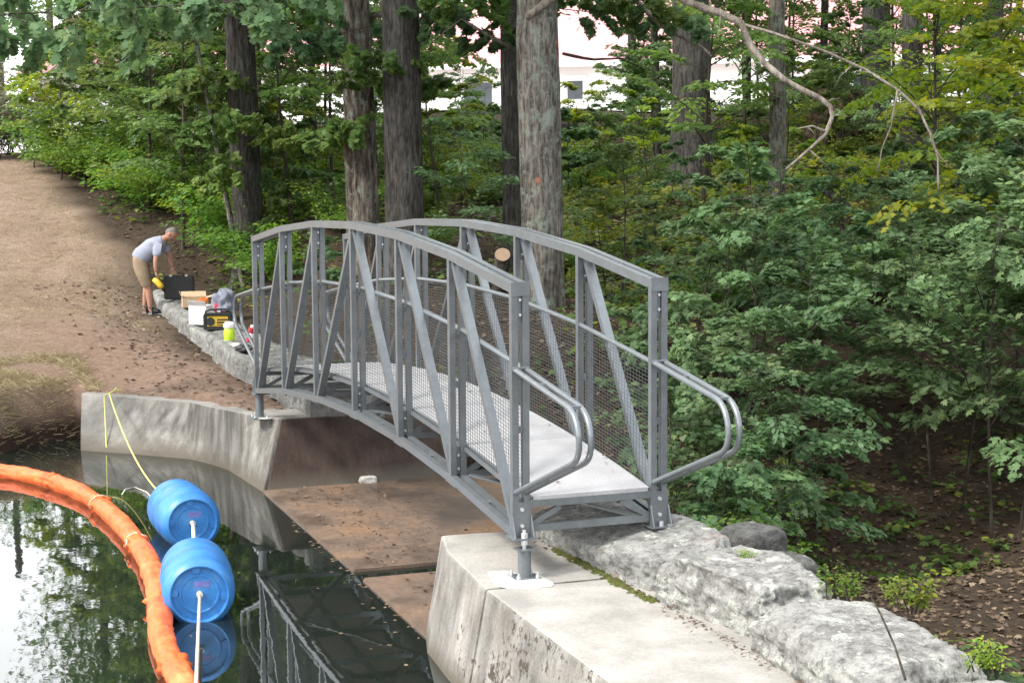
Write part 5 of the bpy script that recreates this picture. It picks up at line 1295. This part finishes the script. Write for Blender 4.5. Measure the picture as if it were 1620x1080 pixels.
# radio
q = place(345, 521); rd = empty('radio', q, 'yellow and black rugged radio with carrying frame next to the lime bottle', 'radio', None, AZ_R + .1)
rbox('body', (.36, .17, .20), .03, M['yellow_plastic'], rd, (0, 0, .125), 0, 3)
for z_, h_ in ((.025, .05), (.225, .03)): rbox('bumper', (.40, .21, h_), .012, M['black_plastic'], rd, (0, 0, z_))
for x_ in (-.18, .18): rbox('corner_guard', (.05, .20, .20), .015, M['black_plastic'], rd, (x_, 0, .125))
o = MB().tube([(-.18, 0, .21), (-.17, 0, .27), (-.10, 0, .295), (.10, 0, .295), (.17, 0, .27), (.18, 0, .21)], .016, 8).build('handle', M['black_plastic'], rd, False, True)
o = MB().cyl((-.10, -.083, .125), (-.10, -.10, .125), .062, 20).build('speaker', M['black_plastic'], rd); auto_smooth(o)
rbox('front_panel', (.15, .012, .09), .004, M['black_plastic'], rd, (.07, -.088, .115))
for z_ in (.09, .13): rbox('grille_bar', (.14, .006, .012), .002, M['yellow_plastic'], rd, (.07, -.097, z_))
# lime bottle with white cap
q = place(363, 539); bt = empty('bottle', q, 'lime green bottle with a wide white cap in front of the radio', 'bottle')
o = lathe([(0, 0), (0, .07), (.012, .075), (.14, .075), (.17, .065), (.185, .05), (.185, 0)], (0, 0, 0), (0, 0, 1), 24).build('body', M['lime'], bt); auto_smooth(o)
o = lathe([(.18, 0), (.18, .072), (.19, .078), (.235, .078), (.262, .05), (.27, 0)], (0, 0, 0), (0, 0, 1), 24).build('cap', M['white_plastic'], bt); auto_smooth(o)
# jacket draped over a red bag
def cloth_blob(name, size, seed, mat, parent, loc, amp=.16, cut=None):
    bm = bmesh.new(); bmesh.ops.create_icosphere(bm, subdivisions=4, radius=1)
    for v in bm.verts:
        c = v.co.copy(); f = 1 + amp * (noise.noise(c * 1.8 + Vector((seed, 0, 0))) + .6 * noise.noise(Vector((c.x * 5, c.y * 5, c.z * 1.5)) + Vector((seed, 5, 0))))
        v.co = Vector((c.x * size[0] * f, c.y * size[1] * f, max(c.z, -.75) * size[2] * f))
    if cut is not None: bmesh.ops.delete(bm, geom=[v for v in bm.verts if v.co.z < cut], context='VERTS')
    me = bpy.data.meshes.new(name); bm.to_mesh(me); bm.free(); o = link(name, me, mat, parent, smooth=True); o.location = loc; return o
q = place(353, 497); bg_ = empty('backpack', q, 'red and black backpack half covered by a grey blue jacket', 'bag', None, AZ_R)
cloth_blob('body', (.17, .13, .18), 2, M['black_plastic'], bg_, (.02, 0, .15)); cloth_blob('red_pocket', (.10, .07, .12), 4, M['red_cloth'], bg_, (-.02, -.09, .13))
o = cloth_blob('jacket', (.24, .20, .24), 6, M['denim'], None, (q[0] + .0, q[1] + .02, q[2] + .15), .34, -.10); tag(o, 'grey blue jacket draped over the red and black backpack', 'jacket')
q = place(394, 540); cn = empty('can', q, 'red and white can lying behind the far bridge loop', 'can'); o = lathe([(0, 0), (0, .045), (.20, .045), (.21, .03), (.21, 0)], (0, 0, 0), (.25, .2, 1), 18).build('body', M['red_cloth'], cn); auto_smooth(o); o = lathe([(.06, .0458), (.13, .0458)], (0, 0, 0), (.25, .2, 1), 18).build('label_band', M['white_plastic'], cn); o = lathe([(.209, .028), (.235, .028), (.24, 0)], (0, 0, 0), (.25, .2, 1), 14).build('cap', M['white_plastic'], cn)
q = place(386, 556, .06); o = cloth_blob('work_glove', (.19, .10, .06), 8, M['black_plastic'], None, (q[0], q[1], q[2] + .04), .25); tag(o, 'dark work glove lying on the wall below the can', 'glove')
q = place(374, 548, .06); o = cloth_blob('rag', (.13, .06, .03), 9, simple('cream_rag', (.5, .44, .36), .9, 0, .15, 20), None, (q[0], q[1], q[2] + .02), .25); tag(o, 'cream rag lying beside the lime bottle', 'rag')

# ------------------------------------------------------------------ the man
def skin(verts, edges, root=0, sub=2):
    """verts: name -> (x,y,z,r); returns evaluated mesh"""
    names = list(verts); me = bpy.data.meshes.new('s'); me.from_pydata([verts[n][:3] for n in names], [(names.index(a), names.index(b)) for a, b in edges], [])
    o = bpy.data.objects.new('s', me); C.objects.link(o); sm_ = o.modifiers.new('k', 'SKIN'); sm_.use_smooth_shade = True
    for i, n in enumerate(names):
        sv = me.skin_vertices[0].data[i]; r = verts[n][3]; sv.radius = (r, r) if not hasattr(r, '__len__') else r; sv.use_root = (i == root)
    s2 = o.modifiers.new('b', 'SUBSURF'); s2.levels = sub; s2.render_levels = sub
    dg = bpy.context.evaluated_depsgraph_get(); out = bpy.data.meshes.new_from_object(o.evaluated_get(dg)); bpy.data.objects.remove(o); return out
def chain(names): return list(zip(names[:-1], names[1:]))
qm = UZ(242, 494, .0); man_z = gz(qm[0], qm[1]) + .005
man = empty('person', (qm[0], qm[1], man_z), 'man bending over in a pale grey t-shirt and khaki shorts, holding a yellow drill', 'person', None, AZ_R)
# local: x forward (right in the picture), y to his left (away from the camera), z up
B = {'pelvis': (-.19, 0, .88, .125), 'waist': (-.125, 0, .99, .135), 'chest': (.03, 0, 1.11, .15), 'upper': (.145, 0, 1.20, .115), 'neck': (.235, 0, 1.25, .06), 'skull0': (.285, 0, 1.295, .055),
     'hipr': (-.185, -.095, .83, .105), 'thr': (-.115, -.105, .64, .088), 'kr': (-.045, -.11, .455, .062), 'cr': (-.03, -.11, .32, .062), 'ar': (-.02, -.11, .10, .040), 'hr': (-.01, -.11, .045, .042), 'tr': (.14, -.125, .032, .034),
     'hipl': (-.185, .095, .83, .105), 'thl': (-.15, .11, .64, .088), 'kl': (-.115, .12, .46, .062), 'cl': (-.13, .12, .33, .062), 'al': (-.16, .12, .12, .040), 'hl': (-.165, .12, .06, .042), 'tl': (-.02, .135, .035, .034),
     'shr': (.145, -.175, 1.135, .072), 'uar': (.135, -.215, 1.01, .055), 'er': (.115, -.24, .89, .043), 'far': (.115, -.235, .80, .042), 'wr': (.115, -.225, .70, .027),
     'shl': (.17, .17, 1.145, .072), 'ual': (.22, .205, 1.05, .055), 'el': (.275, .225, .94, .043), 'fal': (.275, .215, .86, .040), 'wl': (.305, .19, .765, .027)}
E = chain(['pelvis', 'waist', 'chest', 'upper', 'neck', 'skull0']) + chain(['pelvis', 'hipr', 'thr', 'kr', 'cr', 'ar', 'hr', 'tr']) + chain(['pelvis', 'hipl', 'thl', 'kl', 'cl', 'al', 'hl', 'tl']) + chain(['upper', 'shr', 'uar', 'er', 'far', 'wr']) + chain(['upper', 'shl', 'ual', 'el', 'fal', 'wl'])
parts = [skin(B, E)]
def hand(w, d, palm_n, curl, sgn):
    """palm and five curled fingers as skinned chains"""
    w = Vector(w); d = Vector(d).normalized(); n = Vector(palm_n).normalized(); s_ = d.cross(n).normalized() * sgn; out = []
    c = w + d * .055
    out.append(skin({'a': (*(w - d * .012), .026), 'b': (*(w + d * .035), (.034, .022)), 'c': (*(w + d * .085), (.036, .02))}, [('a', 'b'), ('b', 'c')], 0, 2))
    for k, (off, ln) in enumerate(((-.029, .072), (-.0095, .080), (.010, .075), (.028, .060))):
        p = w + d * .082 + s_ * off; a = 0; pts = {'p0': (*(w + d * .06 + s_ * off), .0098)}; prev = 'p0'; E_ = []
        for i, (fr, cu_) in enumerate(((.45, .35), (.32, .55), (.23, .45))):
            pts[f'k{i}'] = (*p, .0100 - .0009 * i); E_.append((prev, f'k{i}')); prev = f'k{i}'; a += cu_ * curl
            p = p + (d * math.cos(a) + n * math.sin(a)) * ln * fr
        pts['t'] = (*p, .0072); E_.append((prev, 't')); out.append(skin(pts, E_, 0, 1))
    p0 = w + d * .025 - s_ * .026; p1 = p0 - s_ * .028 + d * .022 + n * .016; p2 = p1 + d * .03 + n * .018; p3 = p2 + d * .024 + n * .014 + s_ * .006
    out.append(skin({'a': (*p0, .014), 'b': (*p1, .0118), 'c': (*p2, .0105), 'd': (*p3, .008)}, [('a', 'b'), ('b', 'c'), ('c', 'd')], 0, 1)); return out
parts += hand((.115, -.225, .70), (.18, .05, -1), (.5, .8, .1), 1.5, 1)
parts += hand((.305, .19, .765), (.35, -.30, -.85), (.5, -.5, -.4), 1.4, -1)
# head: modelled from a sphere, face towards +x and down
bm = bmesh.new(); bmesh.ops.create_uvsphere(bm, u_segments=40, v_segments=30, radius=1)
for v in bm.verts:
    c = v.co.copy(); x_, y_, z_ = c
    X = x_ * .098; Y = y_ * .076; Z = z_ * .118
    if z_ < -.1: k = min(1, (-z_ - .1) / .8); Y *= 1 - .28 * k; X *= 1 - (.10 if x_ > 0 else .45) * k
    fr = max(0, x_)
    X += .020 * fr * math.exp(-(y_ / .17) ** 2) * math.exp(-((z_ + .12) / .16) ** 2) * 1.25          # nose
    X += .007 * fr * math.exp(-((z_ - .17) / .10) ** 2)                                               # brow
    X -= .010 * fr * (math.exp(-((y_ - .36) / .18) ** 2) + math.exp(-((y_ + .36) / .18) ** 2)) * math.exp(-((z_ - .03) / .10) ** 2)    # eye sockets
    X += .006 * fr * math.exp(-(y_ / .3) ** 2) * math.exp(-((z_ + .42) / .08) ** 2)                   # lips
    X -= .005 * fr * math.exp(-(y_ / .35) ** 2) * math.exp(-((z_ + .50) / .03) ** 2)
    X += .010 * fr * math.exp(-(y_ / .35) ** 2) * math.exp(-((z_ + .80) / .15) ** 2)                  # chin
    v.co = Vector((X, Y, Z))
for s_ in (-1, 1):      # ears
    r_ = bmesh.ops.create_icosphere(bm, subdivisions=3, radius=1)
    for v in r_['verts']:
        c = v.co.copy(); v.co = Vector((-.012 + c.x * .020 - c.z * .006, s_ * (.076 + c.y * .009 + .004 * abs(c.x)), -.005 + c.z * .031))
hm = Matrix.Translation((.335, 0, 1.325)) @ Matrix.Rotation(math.radians(38), 4, 'Y')
for v in bm.verts: v.co = hm @ v.co
hme = bpy.data.meshes.new('h'); bm.to_mesh(hme); bm.free(); parts.append(hme)
for p_ in parts:
    b0 = bmesh.new(); b0.from_mesh(p_); bmesh.ops.delete(b0, geom=[e for e in b0.edges if len(e.link_faces) > 2], context='EDGES'); bmesh.ops.holes_fill(b0, edges=[e for e in b0.edges if len(e.link_faces) == 1], sides=0); bmesh.ops.recalc_face_normals(b0, faces=b0.faces); b0.to_mesh(p_); b0.free()
bm = bmesh.new()
for p_ in parts: bm.from_mesh(p_)
bme = bpy.data.meshes.new('person_body'); bm.to_mesh(bme); bm.free()
tmp = bpy.data.objects.new('t', bme); C.objects.link(tmp); rm = tmp.modifiers.new('r', 'REMESH'); rm.mode = 'VOXEL'; rm.voxel_size = .0055; rm.use_smooth_shade = True
sm2 = tmp.modifiers.new('s', 'SMOOTH'); sm2.iterations = 2; sm2.factor = .4
body_me = bpy.data.meshes.new_from_object(tmp.evaluated_get(bpy.context.evaluated_depsgraph_get())); bpy.data.objects.remove(tmp)
M['flesh'] = simple('sunburnt_skin', (.36, .19, .13), .55, 0, .12, 25, .4)
link('body', body_me, M['flesh'], man, smooth=True)
def garment(name, verts, edges, mat, cuts, thick=.0):
    me = skin(verts, edges, 0, 2); bm = bmesh.new(); bm.from_mesh(me)
    for co, no in cuts: bmesh.ops.bisect_plane(bm, geom=bm.verts[:] + bm.edges[:] + bm.faces[:], plane_co=co, plane_no=no, clear_outer=True)
    for v in bm.verts:
        w = v.co; v.co = w + v.normal * (.016 * noise.noise(Vector((w.x * 9, w.y * 9, w.z * 4))) + .011 * (.3 - abs(noise.noise(Vector((w.x * 14, w.y * 9, w.z * 20))))))
    bm.to_mesh(me); bm.free(); return link(name, me, mat, man, smooth=True)
gr = lambda n, k, dx=0, dz=0: (B[n][0] + dx, B[n][1], B[n][2] + dz, B[n][3] + k)
M['tshirt'] = simple('pale_grey_tshirt', (.27, .285, .36), .95, 0, .1, 14, .1, .3); M['khaki'] = simple('khaki_shorts', (.25, .19, .13), .95, 0, .14, 14, .1, .3); M['hair_grey'] = simple('grey_hair', (.16, .15, .14), .9, 0, .3, 60, .2, .5)
SV = {'hem': (-.21, 0, .86, .185), 'waist': gr('waist', .035, -.02), 'chest': gr('chest', .03, -.01), 'upper': gr('upper', .022), 'neck': (.215, 0, 1.245, .078), 'shr': gr('shr', .016), 'uar': gr('uar', .022), 'sr': (.125, -.228, .955, .068), 'shl': gr('shl', .016), 'ual': gr('ual', .022), 'sl': (.245, .213, 1.0, .066)}
garment('tshirt', SV, chain(['hem', 'waist', 'chest', 'upper', 'neck']) + chain(['upper', 'shr', 'uar', 'sr']) + chain(['upper', 'shl', 'ual', 'sl']), M['tshirt'], [((-.21, 0, .87), (-.55, 0, -.85)), ((.232, 0, 1.26), (.8, 0, .5))])
SH = {'belt': (-.155, 0, .975, .168), 'pelvis': (-.195, 0, .885, .172), 'hipr': gr('hipr', .028), 'thr': gr('thr', .026), 'kr': (-.065, -.11, .50, .095), 'kre': (-.045, -.11, .44, .097), 'hipl': gr('hipl', .028), 'thl': gr('thl', .026), 'kl': (-.125, .12, .50, .095), 'kle': (-.12, .12, .44, .097)}
garment('shorts', SH, chain(['belt', 'pelvis']) + chain(['pelvis', 'hipr', 'thr', 'kr', 'kre']) + chain(['pelvis', 'hipl', 'thl', 'kl', 'kle']), M['khaki'], [((0, 0, .47), (0, 0, -1))])
M['sole_grey'] = simple('grey_sole', (.30, .30, .30), .7, 0, .1, 30)
for nm, (hx_, hy_, hz_), (tx, ty, tz) in (('r', (-.03, -.11, .05), (.16, -.128, .035)), ('l', (-.185, .12, .055), (.0, .138, .038))):
    sh_ = {'h': (hx_ - .005, hy_, hz_ + .008, (.06, .062)), 'm': ((hx_ + tx) / 2, (hy_ + ty) / 2, hz_ + .002, (.06, .058)), 't': (tx, ty, tz + .006, (.056, .046)), 'a': (hx_ + .012, hy_, hz_ + .07, .055)}
    me = skin(sh_, [('h', 'm'), ('m', 't'), ('h', 'a')], 0, 2); so_ = link('shoe', me, M['black_plastic'], man, smooth=True)
    sl = MB().beam((hx_ - .012, hy_, .009), (tx + .022, ty, .009), .07, .018); o = sl.build('sole', M['sole_grey'], so_)
bm = bmesh.new(); bmesh.ops.create_uvsphere(bm, u_segments=36, v_segments=26, radius=1)
dl = []
for v in bm.verts:
    x_, y_, z_ = v.co
    if not (z_ > .42 - .55 * max(0, -x_ + .15) + .25 * max(0, x_) - .18 * (1 if x_ < -.1 else 0)): dl.append(v); continue
    n_ = noise.noise(v.co * 6) * .004; v.co = hm @ Vector((x_ * (.101 + n_), y_ * (.079 + n_), z_ * (.121 + n_)))
bmesh.ops.delete(bm, geom=dl, context='VERTS'); hme = bpy.data.meshes.new('hair'); bm.to_mesh(hme); bm.free(); link('hair', hme, M['hair_grey'], man, smooth=True)
for s_ in (-1, 1):
    bm = bmesh.new(); bmesh.ops.create_icosphere(bm, subdivisions=2, radius=.0115); me = bpy.data.meshes.new('eye'); bm.to_mesh(me); bm.free(); o = link('eye', me, simple('eye_dark', (.05, .035, .03), .2) if s_ < 0 else bpy.data.materials['eye_dark'], man, smooth=True); o.location = hm @ Vector((.083, s_ * .029, .004))
# the drill in his right hand, nose down
dr = empty('cordless_drill', (man.location.x, man.location.y, man.location.z), 'yellow and black cordless drill held nose down in the man\'s right hand', 'drill', None, AZ_R)
hd = Vector((.135, -.20, .615))
o = MB().tube([tuple(hd + Vector((-.035, 0, .045))), tuple(hd), tuple(hd + Vector((.03, -.02, -.05)))], [.021, .022, .026], 12).build('handle', M['black_plastic'], dr, False, True)
o = MB().tube([tuple(hd + Vector((-.06, -.02, -.02))), tuple(hd + Vector((.0, -.03, -.07))), tuple(hd + Vector((.05, -.04, -.13))), tuple(hd + Vector((.08, -.04, -.17)))], [.042, .05, .05, .036], 14).build('body', M['yellow_plastic'], dr, False, True)
o = MB().tube([tuple(hd + Vector((.078, -.04, -.168))), tuple(hd + Vector((.095, -.04, -.195))), tuple(hd + Vector((.115, -.04, -.225)))], [.032, .026, .014], 12).build('chuck', M['black_plastic'], dr, False, True)
o = rbox('battery', (.11, .075, .055), .01, M['black_plastic'], dr, tuple(hd + Vector((-.065, -.01, .035))))

# ------------------------------------------------------------------ plants and twig on the stones
weed = [shrub_mesh('weed', 120 + i, h, .14, 12, OVAL, .036, 34, 1) for i, h in enumerate((.30, .40, .24))]
weedf = [shrub_mesh('weed_bushy', 130, .36, .2, 10, OVAL, .05, 34, 1)]
for (px, py, ms, sc_, lab) in [(1345, 938, weed[0], .72, 'light green feathery weed growing at the back edge of the long stone block'), (1425, 945, weed[1], .35, 'small weed between the two larger weeds on the stone edge'), (1462, 962, weedf[0], .72, 'broad leaved weed, tallest on the stone edge'), (1578, 1052, weed[2], .75, 'pale weed sprouting at the right edge of the stones'), (1195, 890, weed[2], .5, 'yellow green weed between the first two stone blocks'), (1130, 893, weed[1], .22, 'tiny weed on top of the small rusty block')]:
    q = UZ(px, py, -.02); put_plant('weed', ms, M['leaf_yellow'], q[0] + .03, q[1] - .07, lab, 'weed', None, sc_, px, z=-.02)
pa = [UZ(1432, 1090, -.0), UZ(1415, 1050, .0), UZ(1392, 1010, .0), UZ(1370, 982, .0)]
tw_ = [tuple(p + np.array([0, 0, .05 + .13 * i / 3])) for i, p in enumerate(pa)]
tag(MB().tube(tw_, [.007, .006, .005, .003], 6).tube([tw_[2], tuple(np.array(tw_[2]) + np.array([-.12, .0, .09]))], [.004, .002], 5).build('twig', M['twig'], None, False, True), 'bare dark twig leaning on the longest stone block', 'twig')

# ------------------------------------------------------------------ leaves afloat
fxy = np.array([UZ(px, py, WZ)[:2] for px, py in [(500, 858), (510, 868), (480, 842), (470, 830), (547, 890), (590, 960), (612, 985), (570, 955), (630, 1000), (520, 905), (455, 815), (600, 1021), (590, 1027), (612, 1019), (640, 1050), (500, 930), (540, 1000), (380, 905), (300, 1005), (205, 780), (110, 720), (60, 770), (215, 830)]])
fxy = np.concatenate([fxy, np.array([UZ(460 + 215 * t + RNG.normal(0, 6), 815 + 190 * t + abs(RNG.normal(0, 8)), WZ)[:2] for t in RNG.uniform(0, 1, 60)])])
fxy = fxy[(fxy[:, 1] < -.05)]
n_f = len(fxy); a = RNG.uniform(0, 6.28, n_f)
tag(link('floating_leaves', leaves('floating_leaves', np.column_stack([fxy, np.full(n_f, WZ + .004)]), np.stack([np.cos(a), np.sin(a), np.zeros(n_f)], -1), np.tile([0, 0, 1.0], (n_f, 1)), RNG.uniform(.03, .08, n_f), KITE, RNG.uniform(.5, 1, n_f), 0), M['litter']), 'pale dead leaves afloat along the spillway edge', 'floating leaves', None, 'stuff')

dxy = np.column_stack([RNG.uniform(4.5, 7.9, 26), RNG.uniform(T + .05, WI - .05, 26)])
flat_leaves('deck_leaves', dxy, np.array([zb(x) + DT - .002 for x in dxy[:, 0]]), .035, KITE, 'litter', 'few small dry leaves lying on the bridge deck', 'leaf litter')
